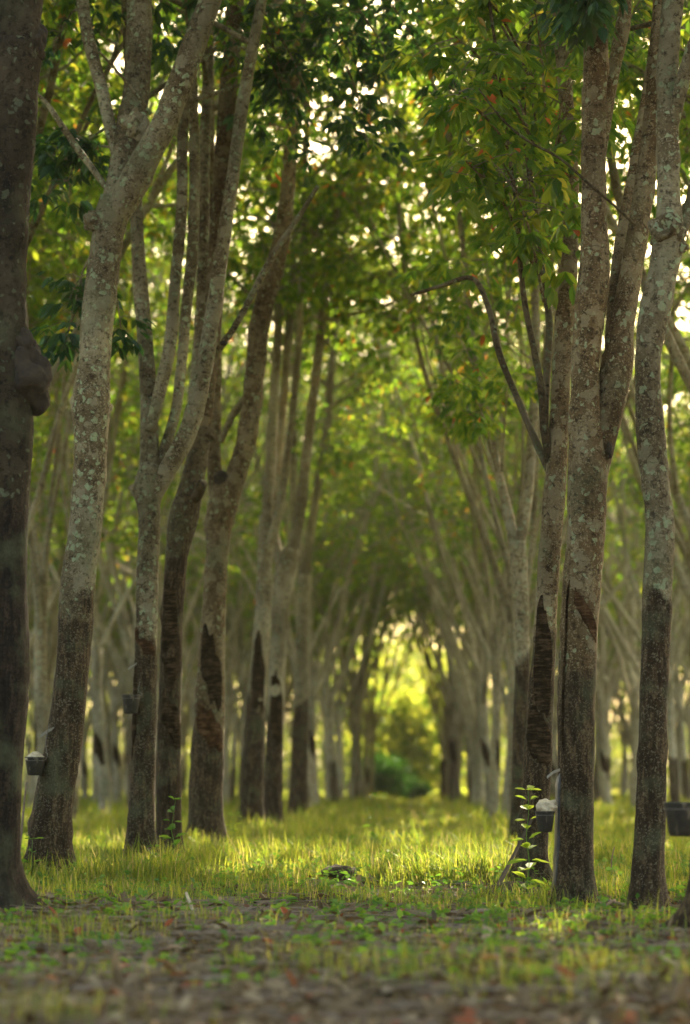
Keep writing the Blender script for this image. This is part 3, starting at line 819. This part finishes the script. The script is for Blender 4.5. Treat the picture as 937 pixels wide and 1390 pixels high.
# ------------------------------------------------------------------ row trees (seven grown forms, copied along the rows)
def grow_form(seed, mat, light=False):
    rng = np.random.default_rng(seed)
    fork = rng.uniform(1.9, 3.3)
    r0 = rng.uniform(0.095, 0.15)
    lx, ly = rng.normal(0, .10, 2)
    n = 5
    tr = [[0, 0, -.12, r0 * 1.1]]
    x = y = 0
    for k in range(n + 1):
        z = fork * k / n
        tr.append([x, y, z, r0 * (1 - 0.28 * k / n)])
        x += lx / n + rng.normal(0, .025); y += ly / n + rng.normal(0, .025)
    tr[-1][3] *= 1.25
    tr = np.array(tr)
    top = tr[-1]
    limbs = []; groups = []
    nl = rng.integers(4, 7)
    a0 = rng.uniform(0, 6.28)
    for k in range(nl):
        a = a0 + k * 2 * np.pi / nl + rng.normal(0, .3)
        sp = rng.uniform(.16, .58)
        d = np.array([math.cos(a) * sp, math.sin(a) * sp, 1.0]); d /= np.linalg.norm(d)
        st = tr[-1 if k % 2 == 0 else -2]
        p = st[:3] - np.array([0, 0, .12]); r = r0 * rng.uniform(.32, .56)
        ln = [[*p, r * 1.15]]
        zt = rng.uniform(12.5, 15.5)
        while p[2] < zt:
            d = d + rng.normal(0, .08, 3) + np.array([math.cos(a) * .012, math.sin(a) * .012, 0.05]); d /= np.linalg.norm(d)
            p = p + d * .85
            r = max(.012, r * .915)
            ln.append([*p, r])
        limbs.append(np.array(ln)); groups.append([len(limbs) - 1])
        if rng.random() < .9:      # a second fork on the limb
            i0 = rng.integers(2, 5)
            q = ln[i0]; d2 = np.array([math.cos(a + rng.uniform(-2, 2)) * .4, math.sin(a + rng.uniform(-2, 2)) * .4, 1]); d2 /= np.linalg.norm(d2)
            p2 = np.array(q[:3]); r2 = q[3] * .7; l2 = [[*p2, r2]]
            while p2[2] < zt - 1:
                d2 = d2 + rng.normal(0, .09, 3) + np.array([0, 0, .06]); d2 /= np.linalg.norm(d2)
                p2 = p2 + d2 * .85; r2 = max(.01, r2 * .9); l2.append([*p2, r2])
            limbs.append(np.array(l2)); groups[-1].append(len(limbs) - 1)
    secs, twigs, leaf = grow_crown(limbs, rng, 5.0 if light else 6.0, n_sec=5 if light else 7, n_ter=6 if light else 9, leafsize=.125)
    own = list(owners)
    cz = rng.uniform(1.1, 2.0)
    mb = MB(); V, F, c = tube(tr, 14, .09, .06, seed, (0.12, .4), (cz, rng.uniform(-.2, .2)) if seed % 3 == 0 else None); mb.add(V, F, 0, c)
    trunk = mb.mesh('trunk', [M[mat]], cut=True)
    lm = []
    for gr in groups:
        mb = MB()
        for k in gr:
            V, F, c = tube(limbs[k], 8, .2, .05, seed + k); mb.add(V, F)
            for s_, ow in zip(secs, own):
                if ow == k:
                    V, F, _ = tube(s_, 4, .4, close=False); mb.add(V, F)
        lm.append(mb.mesh('limb', [M[mat]], cut=True))
    mb = MB(); V, F = panel_patch(tr, cz - .35, cz + .15, R(-60), R(60), .35, seed); mb.add(V, F)
    pn = mb.mesh('tapping_panel', [M['panel']])
    crown = crown_mesh('crown', twigs, leaf, np.random.default_rng(seed + 1), M['leaf'])
    return dict(trunk=trunk, limbs=lm, panel=pn, crown=crown, twigs=twigs, leaf=leaf, seed=seed, secs=secs, mat=mat,
                limbpts=np.vstack([catmull(l, .2)[:, :3] for l in limbs] + [catmull(l, .5)[:, :3] for l in secs]))

FORMS = [grow_form(100 + k, ['bark_pale', 'bark_grey', 'bark_pale', 'bark_brown'][k % 4]) for k in range(7)]
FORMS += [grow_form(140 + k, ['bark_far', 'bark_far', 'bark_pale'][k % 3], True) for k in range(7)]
print('forms', round(time.time() - T0, 1))
ORD = ['first', 'second', 'third', 'fourth', 'fifth', 'sixth', 'seventh', 'eighth', 'ninth', 'tenth', 'eleventh', 'twelfth', 'thirteenth', 'fourteenth', 'fifteenth', 'sixteenth', 'seventeenth', 'eighteenth', 'nineteenth', 'twentieth', 'twenty-first', 'twenty-second', 'twenty-third', 'twenty-fourth']
proto_cache = {}
def copy_tree(src, parent=None):
    c = src.copy(); COL.objects.link(c); c.parent = parent
    for ch in list(src.children):
        copy_tree(ch, c)
    return c
def place(k, x, y, rz, sc, label, near):
    if 20 < y < 60:        # turn the tree (and pick its form) so that its limbs leave the canopy gaps open
        best = None
        q = np.random.default_rng(int(x * 100 + y * 977) % 99991)
        for _ in range(28):
            kk, zz = (int(q.integers(0, 7)) + (7 if k > 6 else 0)), q.uniform(0, 6.28)
            Q = FORMS[kk]['limbpts']
            ca, sa = math.cos(zz), math.sin(zz)
            Wq = np.stack([(Q[:, 0] * ca - Q[:, 1] * sa) * sc + x, (Q[:, 0] * sa + Q[:, 1] * ca) * sc + y, Q[:, 2] * sc], 1)
            b = int(in_beam(Wq).sum())
            if best is None or b < best[0]:
                best = (b, kk, zz)
        _, k, rz = best
    f = FORMS[k]
    if k not in proto_cache:
        r = thing('rubber_tree', label, 'tree', (x, y, 0), TREE_GROUP)
        t = link('trunk', f['trunk'], r)
        link('tapping_panel', f['panel'], t)
        for l in f['limbs']:
            link('limb', l, r)
        c = link('crown', f['crown'], r)
        proto_cache[k] = r
    else:
        r = copy_tree(proto_cache[k])
    # the first of its form may already wear a thinned crown: always start from the full one
    r['label'] = label
    r.location = (x, y, float(gz(x, y))); r.rotation_euler = (0, 0, rz); r.scale = (sc, sc, sc)
    for c in r.children:
        if c.name.startswith('crown'):
            c.data = f['crown']
            P, D, L = f['leaf']
            ca, sa = math.cos(rz), math.sin(rz)
            Wp = np.stack([(P[:, 0] * ca - P[:, 1] * sa) * sc + x, (P[:, 0] * sa + P[:, 1] * ca) * sc + y, P[:, 2] * sc], 1)
            b = in_beam(Wp)
            if b.sum() > 6:
                c.data = crown_mesh('crown', f['twigs'], f['leaf'], np.random.default_rng(f['seed'] + 1), M['leaf'], b)
    return r

rng = np.random.default_rng(7)
hero_xy = [(v[2][0], v[2][1]) for v in HERO.values()]
def lane_label(side, k):
    return f'{ORD[k]} blurred rubber tree beyond the sharp ones on the {side} edge of the lane'
n_tree = 0
cnt = {'left': 0, 'right': 0}
spots = []
LX, RX, RS = -2.35, 1.25, 2.9
for side in ('left', 'right'):
    for row in range(10):
        X0 = LX - row * RS if side == 'left' else RX + row * RS
        y = 9.5 + rng.uniform(0, 3)
        if row == 0:
            y = 41.0 if side == 'left' else 25.5
        while y < (79 if row == 0 else 100):
            x = X0 + rng.normal(0, .14) + (.33 * (1 if side == 'left' else -1) if row == 0 and y > 58 else 0)
            lim_l, lim_r = -.205 * y - 2.6, .129 * y + 2.6
            if lim_l < x < lim_r and not any(math.hypot(x - hx, y - hy) < 1.6 for hx, hy in hero_xy):
                spots.append((side, row, x, y))
            y += rng.uniform(2.5, 3.5) if row else rng.uniform(2.9, 3.9)
for side, row, x, y in spots:
    if row == 0:
        lb = lane_label(side, cnt[side]); cnt[side] += 1
    else:
        edge = 'left' if side == 'left' else 'right'
        if y < 30:
            lb = f'slightly blurred pale rubber tree in the rows behind the sharp trunks at {edge}'
        elif y < 60:
            lb = f'blurred grey rubber tree deep in the rows {edge} of the grassy lane'
        else:
            lb = f'faint rubber tree at the far back of the rows {edge} of the lane'
    rz = rng.uniform(0, 6.28)
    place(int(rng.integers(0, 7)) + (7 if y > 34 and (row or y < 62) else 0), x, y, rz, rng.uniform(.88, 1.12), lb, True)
    n_tree += 1
print('row trees', n_tree, cnt, round(time.time() - T0, 1))

# ------------------------------------------------------------------ the far edge: sunlit thicket, bush, leafy shrub
rng = np.random.default_rng(21)
def blob_leaves(n_cl, box, per, spr, size, rng, zbias=1.0):
    c = np.stack([rng.uniform(box[0], box[1], n_cl), rng.uniform(box[2], box[3], n_cl), box[4] + (box[5] - box[4]) * rng.random(n_cl) ** zbias], 1)
    s = rng.uniform(.5, 1.3, n_cl) * spr
    P = np.repeat(c, per, 0) + rng.normal(0, 1, (n_cl * per, 3)) * np.repeat(s, per)[:, None]
    P[:, 2] = np.abs(P[:, 2])
    D = rng.normal(0, 1, P.shape); D[:, 2] = D[:, 2] * .5 - .3
    return P, D, rng.uniform(.7, 1.2, len(P)) * size
mb = MB()
P, D, L = blob_leaves(2900, (-55, 42, 134, 150, 0.3, 13), 60, .85, .36, rng, 1.6)
V, F = leaves(P, D, L, L * .5, rng); mb.add(V, F)
o = link('thicket', mb.mesh('thicket', [M['leaf_far']], smooth=False), kind='stuff')
o['label'] = 'sunlit yellow-green thicket closing the far end of the plantation'; o['category'] = 'thicket'
def shrub(name, label, x, y, w, h, n, size, mat, group=None):
    t = thing(name, label, 'bush', (x, y, 0), group)
    q = np.random.default_rng(int(abs(x * 31 + y)))
    mb = MB()
    for k in range(7):
        a = q.uniform(0, 6.28)
        V, F, _ = tube(np.array([[0, 0, -.05, .03], [math.cos(a) * w * .2, math.sin(a) * w * .2, h * .5, .02], [math.cos(a) * w * .38, math.sin(a) * w * .38, h * .85, .008]]), 5, .3)
        mb.add(V, F)
    link('stem', mb.mesh('stem', [M['twig']]), t)
    c = q.normal(0, 1, (n // 14, 3)); c /= np.linalg.norm(c, axis=1)[:, None]
    c *= (q.random((len(c), 1)) ** .4) * np.array([w / 2, w / 2, h * .52]); c[:, 2] += h * .52
    P = np.repeat(c, 14, 0) + q.normal(0, .16, (len(c) * 14, 3)) * min(1, h / 2)
    P[:, 2] = np.abs(P[:, 2]) + .02
    D = q.normal(0, 1, P.shape); D[:, 2] -= .1
    L = q.uniform(.7, 1.2, len(P)) * size
    mb = MB(); V, F = leaves(P, D, L, L * .5, q); mb.add(V, F)
    link('foliage', mb.mesh('foliage', [M[mat]], smooth=False), t)
    return t
def atg(px, Y):
    return at(px, 1062, Y)[0]
shrub('bush', 'low dark green bush at the far end of the lane, left half', atg(520, 82), 82, 2.2, 1.75, 3000, .17, 'leaf_bush')
shrub('bush', 'low round dark green bush at the far end of the lane, in the middle', atg(556, 84), 84, 1.5, .85, 2200, .17, 'leaf_bush')
shrub('shrub', 'tall bright green leafy shrub standing behind the low dark bushes', atg(548, 92), 92, 3.2, 4.6, 2600, .34, 'leaf_far')
shrub('shrub', 'tall yellow-green shrub at the right of the bright gap ending the lane', atg(600, 96), 96, 3.0, 5.2, 2200, .34, 'leaf_far')
shrub('shrub', 'loose pale green shrub at the left of the bright gap ending the lane', atg(505, 98), 98, 3.0, 5.6, 2000, .34, 'leaf_far')

shrub('broadleaf_tree', 'sunlit yellow-green tree filling the upper half of the bright gap ending the lane', atg(560, 124), 124, 5.5, 9.5, 4200, .34, 'leaf_far')
shrub('broadleaf_tree', 'sunlit tree behind the left tree row at the far end of the lane', atg(470, 127), 127, 5.5, 10.5, 4200, .34, 'leaf_far')
shrub('broadleaf_tree', 'sunlit tree behind the right tree row at the far end of the lane', atg(640, 126), 126, 5.5, 9.0, 4200, .34, 'leaf_far')

# ------------------------------------------------------------------ grass and litter (uncountable)
rng = np.random.default_rng(5)
CLODX = at(461, 1062, 15.7)[0]
def grass_field():
    Ps, Ls, Ws = [], [], []
    for (y0, y1, dens, hh, ww) in ((6, 9.5, 560, .085, .0028), (9.5, 12.5, 480, .085, .0028), (12.5, 14.5, 1100, .11, .0032), (14.5, 22, 1700, .165, .0046),
                                   (22, 32, 650, .19, .007), (32, 55, 170, .22, .014), (55, 110, 40, .25, .03)):
        xl, xr = -.205 * y1 - 1.0, .129 * y1 + 1.0
        n = int((xr - xl) * (y1 - y0) * dens)
        x = rng.uniform(xl, xr, n); y = rng.uniform(y0, y1, n)
        k = (x > -.205 * y - 1.0) & (x < .129 * y + 1.0)
        x, y = x[k], y[k]
        # tufts: density and height follow patchy noise
        pn = np.sin(x * 2.1 + 1.3 * np.sin(y * 1.7)) + np.sin(y * 2.6 + 1.1 * np.sin(x * 2.9 + 1)) + .7 * np.sin(x * 6.1 + y * 4.3) + .6 * np.sin(x * 11 - y * 7)
        near = np.clip((15 - y) / 3.5, 0, 1)
        keep = rng.random(len(x)) < np.clip(.55 + .30 * pn - .25 * near, .03, 1)
        # trampled middle of the lane further on
        lane = np.exp(-((x + .2) / .7) ** 2) * (y > 21)
        keep &= rng.random(len(x)) > .45 * lane
        keep &= ~((np.abs(x - CLODX) < .24) & (y > 14.3) & (y < 15.8) & (rng.random(len(x)) < .93))
        x, y, pn, lane = x[keep], y[keep], pn[keep], lane[keep]
        Ps.append(np.stack([x, y, gz(x, y) - .005], 1))
        Ls.append(hh * rng.uniform(.45, 1.35, len(x)) * np.clip(1 + .32 * pn, .35, 2.0) * (1 - .55 * lane))
        Ws.append(np.full(len(x), ww))
    P = np.vstack(Ps); L = np.concatenate(Ls); Wd = np.concatenate(Ws)
    n = len(P)
    a = rng.uniform(0, 2 * np.pi, n)
    d = np.stack([np.cos(a), np.sin(a), np.zeros(n)], 1)
    s = np.stack([-np.sin(a), np.cos(a), np.zeros(n)], 1)
    lean = rng.uniform(.15, 1.15, n)[:, None]
    up = np.array([0, 0, 1.0])
    L = L[:, None]; Wd = Wd[:, None]
    p1 = P + (up * .55 + d * lean * .25) * L
    p2 = P + (up * (1 - .5 * lean ** 1.4) + d * lean * .9) * L
    V = np.stack([P - s * Wd, P + s * Wd, p1 + s * Wd * .8, p1 - s * Wd * .8, p2 + s * Wd * .12, p2 - s * Wd * .12], 1).reshape(-1, 3)
    k = np.arange(n)[:, None] * 6
    F = np.stack([k + [0, 1, 2, 3], k + [3, 2, 4, 5]], 1).reshape(-1, 4)
    print('blades', n)
    mb = MB(); mb.add(V, F)
    o = link('grass', mb.mesh('grass', [M['grass']], smooth=False), kind='stuff')
    o['label'] = 'sunlit yellow-green grass covering the lane between the tree rows'; o['category'] = 'grass'
grass_field()
def herbs():
    n = 3000
    y = 7.5 + 19 * rng.random(n) ** .85
    x = rng.uniform(-1, 1, n); x = np.where(x < 0, x * (.205 * y + .4), x * (.129 * y + .4))
    c = np.stack([x, y, gz(x, y)], 1)
    per = 7
    h = rng.uniform(.02, .16, n) * np.clip((y - 7) / 8, .35, 1)
    P = np.repeat(c, per, 0); hh = np.repeat(h, per)
    P[:, 2] += hh * rng.random(len(P)); P[:, :2] += rng.normal(0, .012, (len(P), 2))
    D = rng.normal(0, 1, P.shape); D[:, 2] = np.abs(D[:, 2]) * .5
    L = rng.uniform(.6, 1.4, len(P)) * .05
    mb = MB(); V, F = leaves(P, D, L, L * .55, rng); mb.add(V, F)
    o = link('ground_herbs', mb.mesh('ground_herbs', [M['leaf_weed_dim']], smooth=False), kind='stuff')
    o['label'] = 'small broad-leaved herbs scattered through the grass'; o['category'] = 'herbs'
herbs()
def litter():
    n = 17000
    y = 5.5 + 16 * rng.random(n) ** 1.5
    x = rng.uniform(-1, 1, n); x = np.where(x < 0, x * (.205 * y + .6), x * (.129 * y + .6))
    P = np.stack([x, y, gz(x, y) + rng.uniform(.003, .022, n)], 1)
    D = rng.normal(0, 1, P.shape); D[:, 2] *= .18
    L = rng.uniform(.4, 1.25, n) * .085
    mb = MB(); V, F = leaves(P, D, L, L * .42, rng, fold=.5, droop=-.1, roll=.35); mb.add(V, F)
    m = 3200    # broken straws and twig bits
    for k in range(m):
        yy = 6 + 9.5 * rng.random(); xx = rng.uniform(-.205 * yy - .3, .129 * yy + .3)
        a = rng.uniform(-.6, .6) + (math.pi if rng.random() < .5 else 0); l = rng.uniform(.06, .34); z = float(gz(xx, yy)) + rng.uniform(.004, .03)
        r = rng.uniform(.0012, .0045)
        V, F, _ = tube(np.array([[xx, yy, z, r], [xx + math.cos(a) * l, yy + math.sin(a) * l, z + rng.uniform(-.003, .02), r * .6]]), 3, 9, smooth=False, close=False)
        mb.add(V, F, 1)
    o = link('leaf_litter', mb.mesh('leaf_litter', [M['litter'], M['dead_wood']], smooth=False), kind='stuff')
    o['label'] = 'brown dead leaves and broken twigs littering the bare foreground soil'; o['category'] = 'litter'
litter()
print('ground cover', round(time.time() - T0, 1))

# ------------------------------------------------------------------ latex cups
def lathe(prof, n=28, wob=0.0, seed=0):
    prof = np.array(prof); q = np.random.default_rng(seed)
    th = np.linspace(0, 2 * np.pi, n, endpoint=False)
    w = 1 + wob * (np.sin(th * 2 + q.uniform(0, 6)) + .6 * np.sin(th * 5 + q.uniform(0, 6)))
    V = np.stack([prof[:, None, 0] * np.cos(th) * w, prof[:, None, 0] * np.sin(th) * w, np.repeat(prof[:, 1:2], n, 1)], -1).reshape(-1, 3)
    i, j = np.meshgrid(np.arange(len(prof) - 1), np.arange(n), indexing='ij')
    F = np.stack([i * n + j, i * n + (j + 1) % n, (i + 1) * n + (j + 1) % n, (i + 1) * n + j], -1).reshape(-1, 4)
    return V, F
def cup(label, px, py, Y, r, h, mat, fill, trunk_px, tilt=0.0):
    """px,py: centre of the bowl; hung against the trunk by a wire ring"""
    c = at(px, py, Y)
    o = thing('latex_cup', label, 'cup', c, 'latex cups hung on the tree trunks')
    mb = MB(); V, F = lathe([(.001, -h / 2), (r * .62, -h / 2), (r * .72, -h * .42), (r * .93, h * .30), (r, h * .44), (r * 1.04, h / 2), (r * .98, h / 2), (r * .9, h * .38), (r * .62, -h * .40), (.001, -h * .42)])
    mb.add(V, F); b = link('bowl', mb.mesh('bowl', [M[mat]]), o)
    if fill == 'lump':
        mb = MB(); V, F = burl((0, 0, 0), 1.0, 31, (.058, .052, .044), n=18); mb.add(V + np.array([.012, 0, h / 2 + .022]), F)
        link('latex', mb.mesh('latex', [M['latex']]), o)
    elif fill:
        zt, dz, rf = fill
        mb = MB(); V, F = lathe([(.001, zt + dz), (rf * .25, zt + dz * .96), (rf * .55, zt + dz * .62), (rf * .85, zt + dz * .22), (rf, zt), (rf * .96, zt - .012), (.001, zt - .014)][::-1], wob=.05, seed=3)
        mb.add(V, F); link('latex', mb.mesh('latex', [M['latex']]), o)
    th = np.linspace(0, 2 * np.pi, 21)
    ring = np.stack([np.cos(th) * r * .99, np.sin(th) * r * .99, np.full(21, h * .30), np.full(21, .0022)], 1)
    mb = MB(); V, F, _ = tube(ring, 5, 5, smooth=False, close=False); mb.add(V, F)
    e = at(trunk_px[0], trunk_px[1], Y) - c
    s = 1 if e[0] > 0 else -1
    V, F, _ = tube(np.array([[s * r, 0, h * .3, .0022], [s * (r + .012), -.01, h * .55, .0022], [e[0] * .8, 0, e[2] * .6, .0022], [e[0], 0.02, e[2], .0022]]), 5, .02); mb.add(V, F)
    link('wire_hanger', mb.mesh('wire_hanger', [M['wire']]), o)
    o.rotation_euler = (R(tilt), R(tilt * .5), 0)
    return o
cup('black latex cup heaped with cream latex, hanging from the leaning lichened tree', 48, 1040, 15.25, .078, .135, 'cup_black', (.058, .05, .074), (66, 985))
cup('empty dark cup hanging high on the slim pale tree', 178, 956, 16.85, .078, .155, 'cup_black', None, (190, 925))
cup('dark cup topped with a big cream latex lump', 740, 1115, 12.68, .060, .125, 'cup_black', 'lump', (760, 1050))
cup('large black cup hanging on the dark trunk at the right edge of the photo', 925, 1112, 9.95, .085, .16, 'cup_black', None, (950, 1060))

def spout(owner, px, py, Y, s):
    """tin spout driven into the bark, a sub-part of the trunk"""
    root, tr, org, tl = owner
    c = at(px, py, Y) - org
    mb = MB()
    pts = [np.array([.03, 0, .01]), np.array([-.005, 0, -.004]), np.array([-.035, -.01, -.028])]
    V = []
    for p in pts:
        V += [c + p * s + np.array([0, -.014, .008]) * abs(s), c + p * s + np.array([0, 0, -.004]) * abs(s), c + p * s + np.array([0, .014, .008]) * abs(s)]
    V = np.array(V); V2 = V + np.array([0, 0, -.002])
    F = []
    for i in range(2):
        for j in range(2):
            a = i * 3 + j; F.append([a, a + 1, a + 4, a + 3]); F.append([a + 9 + 3, a + 9 + 4, a + 9 + 1, a + 9])
    mb.add(np.vstack([V, V2]), F)
    link('tapping_spout', mb.mesh('tapping_spout', [M['spout']], smooth=False), tr)
spout(HERO['B'], 66, 992, 15.3, 1.5)
spout(HERO['C'], 182, 903, 16.95, 1.3)
spout(HERO['R1'], 752, 1048, 12.7, 1.2)
# dark latex run below the spout on the cream-cup tree: a stain following the bark
root, tr, org, tl = HERO['R1']
mb = MB(); V, F = panel_patch(tl, .02, .80, R(-92), R(-58), -.02, 77, lift=.006, straight=True); mb.add(V, F)
link('latex_stain', mb.mesh('latex_stain', [M['wet']]), tr)
mb = MB(); V, F = panel_patch(tl, .95, 2.0, R(-47), R(-44), .0, 78, lift=.010, straight=True); mb.add(V, F)
link('tapping_groove', mb.mesh('tapping_groove', [M['panel']]), tr)

# ------------------------------------------------------------------ sticks, clod, weeds
def stick(name, label, pts, mat, cat='stick', seed=0, group=None):
    L = np.array([[*at(x, y, Y), w * Y / FPX] for x, y, Y, w in pts])
    org = L[0, :3].copy()
    mb = MB(); V, F, _ = tube(L - np.array([*org, 0]), 8, .04, .12, seed); mb.add(V, F)
    o = link(name, mb.mesh(name, [M[mat]]))
    o.location = tuple(org); o['label'] = label; o['category'] = cat
    if group: o['group'] = group
    return o
def gpx(px, Y, w, lift=0.0):
    """a point lying on the ground at column px"""
    x = atg(px, Y); z = float(gz(x, Y)) + w * Y / FPX * .8 + lift
    p = project(np.array([x, Y, z]))[0]
    return (px, p[1], Y, w)
stick('leaning_stick', 'thin dark stick leaning in the grass left of the cream latex cup', [(670, 1213, 13.6, 3.2), (688, 1180, 13.9, 3), (704, 1148, 14.2, 2.4), (722, 1112, 14.4, 1.8)], 'twig_dark', seed=1)
stick('support_stick', 'thin stick hanging down below the black cup on the leaning tree', [(24, 1176, 15.1, 2.0), (30, 1120, 15.15, 1.8), (36, 1062, 15.2, 1.4)], 'dead_wood', seed=2)
stick('fallen_branch', 'long bare branch lying across the foreground soil right of centre', [gpx(550, 11.6, 2.2, .01), gpx(600, 11.5, 4, .01), gpx(645, 11.45, 4.5, .01), gpx(685, 11.4, 3.5, .01), gpx(735, 11.5, 2, .02)], 'dead_wood', 'branch', 3)
stick('fallen_branch', 'thin curved branch lying at the foot of the crooked tree', [gpx(815, 12.7, 1.6, .05), gpx(850, 12.3, 2.4, .02), gpx(885, 11.9, 2.4, .01), gpx(912, 11.6, 1.6, .01)], 'dead_wood', 'branch', 4)
stick('fallen_branch', 'short dark branch lying in front of the tree with the cream cup', [gpx(735, 12.6, 3, .0), gpx(770, 12.0, 2.6, .01), gpx(810, 12.15, 2, .02), gpx(835, 12.4, 1.5, .05)], 'dead_wood', 'branch', 5)
stick('fallen_branch', 'weathered branch lying at the bottom left among sparse grass', [gpx(90, 11.0, 2.5, .0), gpx(140, 11.2, 3.2, .01), gpx(190, 11.25, 2.6, .01), gpx(235, 11.6, 1.5, .02)], 'dead_wood', 'branch', 6)
stick('fallen_branch', 'broken grey branch lying in the lower right corner', [gpx(700, 9.6, 2, .0), gpx(770, 9.4, 3.2, .01), gpx(840, 9.3, 2.6, .01)], 'dead_wood', 'branch', 7)
stick('fallen_branch', 'dull stick lying low near the bottom centre', [gpx(330, 9.5, 2, .0), gpx(400, 9.7, 3.0, .01), gpx(470, 9.6, 2.2, .01)], 'dead_wood', 'branch', 8)
stick('pale_twig', 'short pale straw-coloured twig standing slanted left of the lane', [(266, 1262, 11.3, 2.6), (262, 1238, 11.4, 2.6), (253, 1212, 11.6, 1.8)], 'pale_wood', 'twig', seed=9)
stick('bent_twig', 'thin upright bare twig in the grass between the two right-hand trunks', [(832, 1192, 14.6, 1.0), (830, 1170, 14.6, 1.0), (834, 1150, 14.6, .6)], 'dead_wood', 'twig', seed=10)
# clod
x, Y = atg(461, 16.3), 15.7
t = link('earth_clod', None) if False else None
mb = MB(); V, F = burl((0, 0, .03), .125, 5, (1.0, .8, .45)); mb.add(V, F)
o = link('earth_clod', mb.mesh('earth_clod', [M['clod']])); o.location = (atg(461, Y), Y, float(gz(atg(461, Y), Y)) + .03)
o['label'] = 'dark brown clod of earth in the grass in the middle of the lane'; o['category'] = 'clod'
# low mound between the sticks, at the foot of the slender tree
mb = MB(); V, F = burl((0, 0, 0), .17, 8, (1.3, .9, .42)); mb.add(V, F)
o = link('earth_clod', mb.mesh('earth_clod', [M['clod']])); o.location = (atg(700, 13.7), 13.7, float(gz(atg(700, 13.7), 13.7)) + .01)
o['label'] = 'low brown heap of soil and litter left of the tree with the cream cup'; o['category'] = 'clod'

def weed(label, px, Y, top_py, nodes, size, mat, seed, lean=0.0):
    q = np.random.default_rng(seed)
    x = atg(px, Y); z0 = float(gz(x, Y))
    top = at(px + lean, top_py, Y); H = top[2] - z0
    o = thing('weed', label, 'plant', (x, Y, z0))
    pts = []
    for k in range(6):
        f = k / 5
        pts.append([(top[0] - x) * f + q.normal(0, .014) * (0 < f), q.normal(0, .006) * (0 < f), H * f - .01 * (k == 0), .0045 * (1 - .6 * f)])
    C = catmull(np.array(pts), .02)
    mb = MB(); V, F, _ = tube(np.array(pts), 6, .04); mb.add(V, F); link('stem', mb.mesh('stem', [M['leaf_weed_dim']]), o)
    P, D, L = [], [], []
    for k in range(nodes):
        f = (k + 1) / nodes
        i = int(f * (len(C) - 1)); a = k * 1.62 + q.uniform(-.4, .4)
        sz = size * (1.15 - .55 * f)
        for s in ((0, 1) if k < nodes - 1 else (0, .5, 1, 1.5)):
            aa = a + s * math.pi
            aa += q.normal(0, .3); d = np.array([math.cos(aa), math.sin(aa) * .8, q.uniform(-.1, .75) + .3 * f])
            for off, sc in ((0, 1.0), (.3, .6), (-.35, .55)):
                if sc < 1 and q.random() < .45: continue
                P.append(C[i, :3] + d * .015); D.append(d + np.array([-math.sin(aa), math.cos(aa), 0]) * off + q.normal(0, .1, 3)); L.append(sz * sc * q.uniform(.5, 1.2))
    mb = MB(); V, F = leaves(np.array(P), np.array(D), np.array(L), np.array(L) * .48, q, fold=.15, droop=.3, roll=.2); mb.add(V, F)
    link('foliage', mb.mesh('foliage', [M[mat]], smooth=False), o)
weed('tall bright yellow-green weed standing in front of the cream latex cup', 713, 12.9, 1074, 12, .15, 'leaf_weed', 1, 4)
weed('leafy green weed at the foot of the dark scarred trunk', 232, 16.0, 1086, 9, .15, 'leaf_weed_dim', 2, 4)
weed('short green weed leaning beside the slim pale tree with the empty cup', 222, 15.8, 1150, 5, .12, 'leaf_weed_dim', 3, -14)
weed('small yellow-tipped weed in the grass right of the stout scarred tree', 318, 18.5, 1108, 6, .13, 'leaf_weed', 4, 2)
weed('faint slender weed in the lane a little left of its middle', 505, 21.0, 1082, 6, .11, 'leaf_weed_dim', 5, 3)
weed('small dull weed beside the foot of the leaning lichened tree', 40, 14.6, 1140, 5, .12, 'leaf_weed_dim', 6, 4)
weed('small green weed growing from the bare soil below the tall yellow weed', 700, 11.5, 1232, 4, .10, 'leaf_weed_dim', 7, -4)
hz = bpy.data.materials.new('haze'); hz.use_nodes = True
t = hz.node_tree; t.nodes.clear()
out = t.nodes.new('ShaderNodeOutputMaterial'); pv = t.nodes.new('ShaderNodeVolumePrincipled')
pv.inputs['Density'].default_value = 0.0003; pv.inputs['Color'].default_value = (0.95, 0.93, 0.85, 1); pv.inputs['Anisotropy'].default_value = 0.3
t.links.new(pv.outputs[0], out.inputs['Volume'])
X0, X1, Y0, Y1, Z0, Z1 = -950, 950, -350, 1550, -1.2, 28
hv = [(x, y, z) for z in (Z0, Z1) for y in (Y0, Y1) for x in (X0, X1)]
mb = MB(); mb.add(np.array(hv, float), [[0, 2, 3, 1], [4, 5, 7, 6], [0, 1, 5, 4], [2, 6, 7, 3], [0, 4, 6, 2], [1, 3, 7, 5]])
link('haze', mb.mesh('haze', [hz], smooth=False), kind='stuff')
print('total', round(time.time() - T0, 1), 'objects', len(bpy.data.objects))
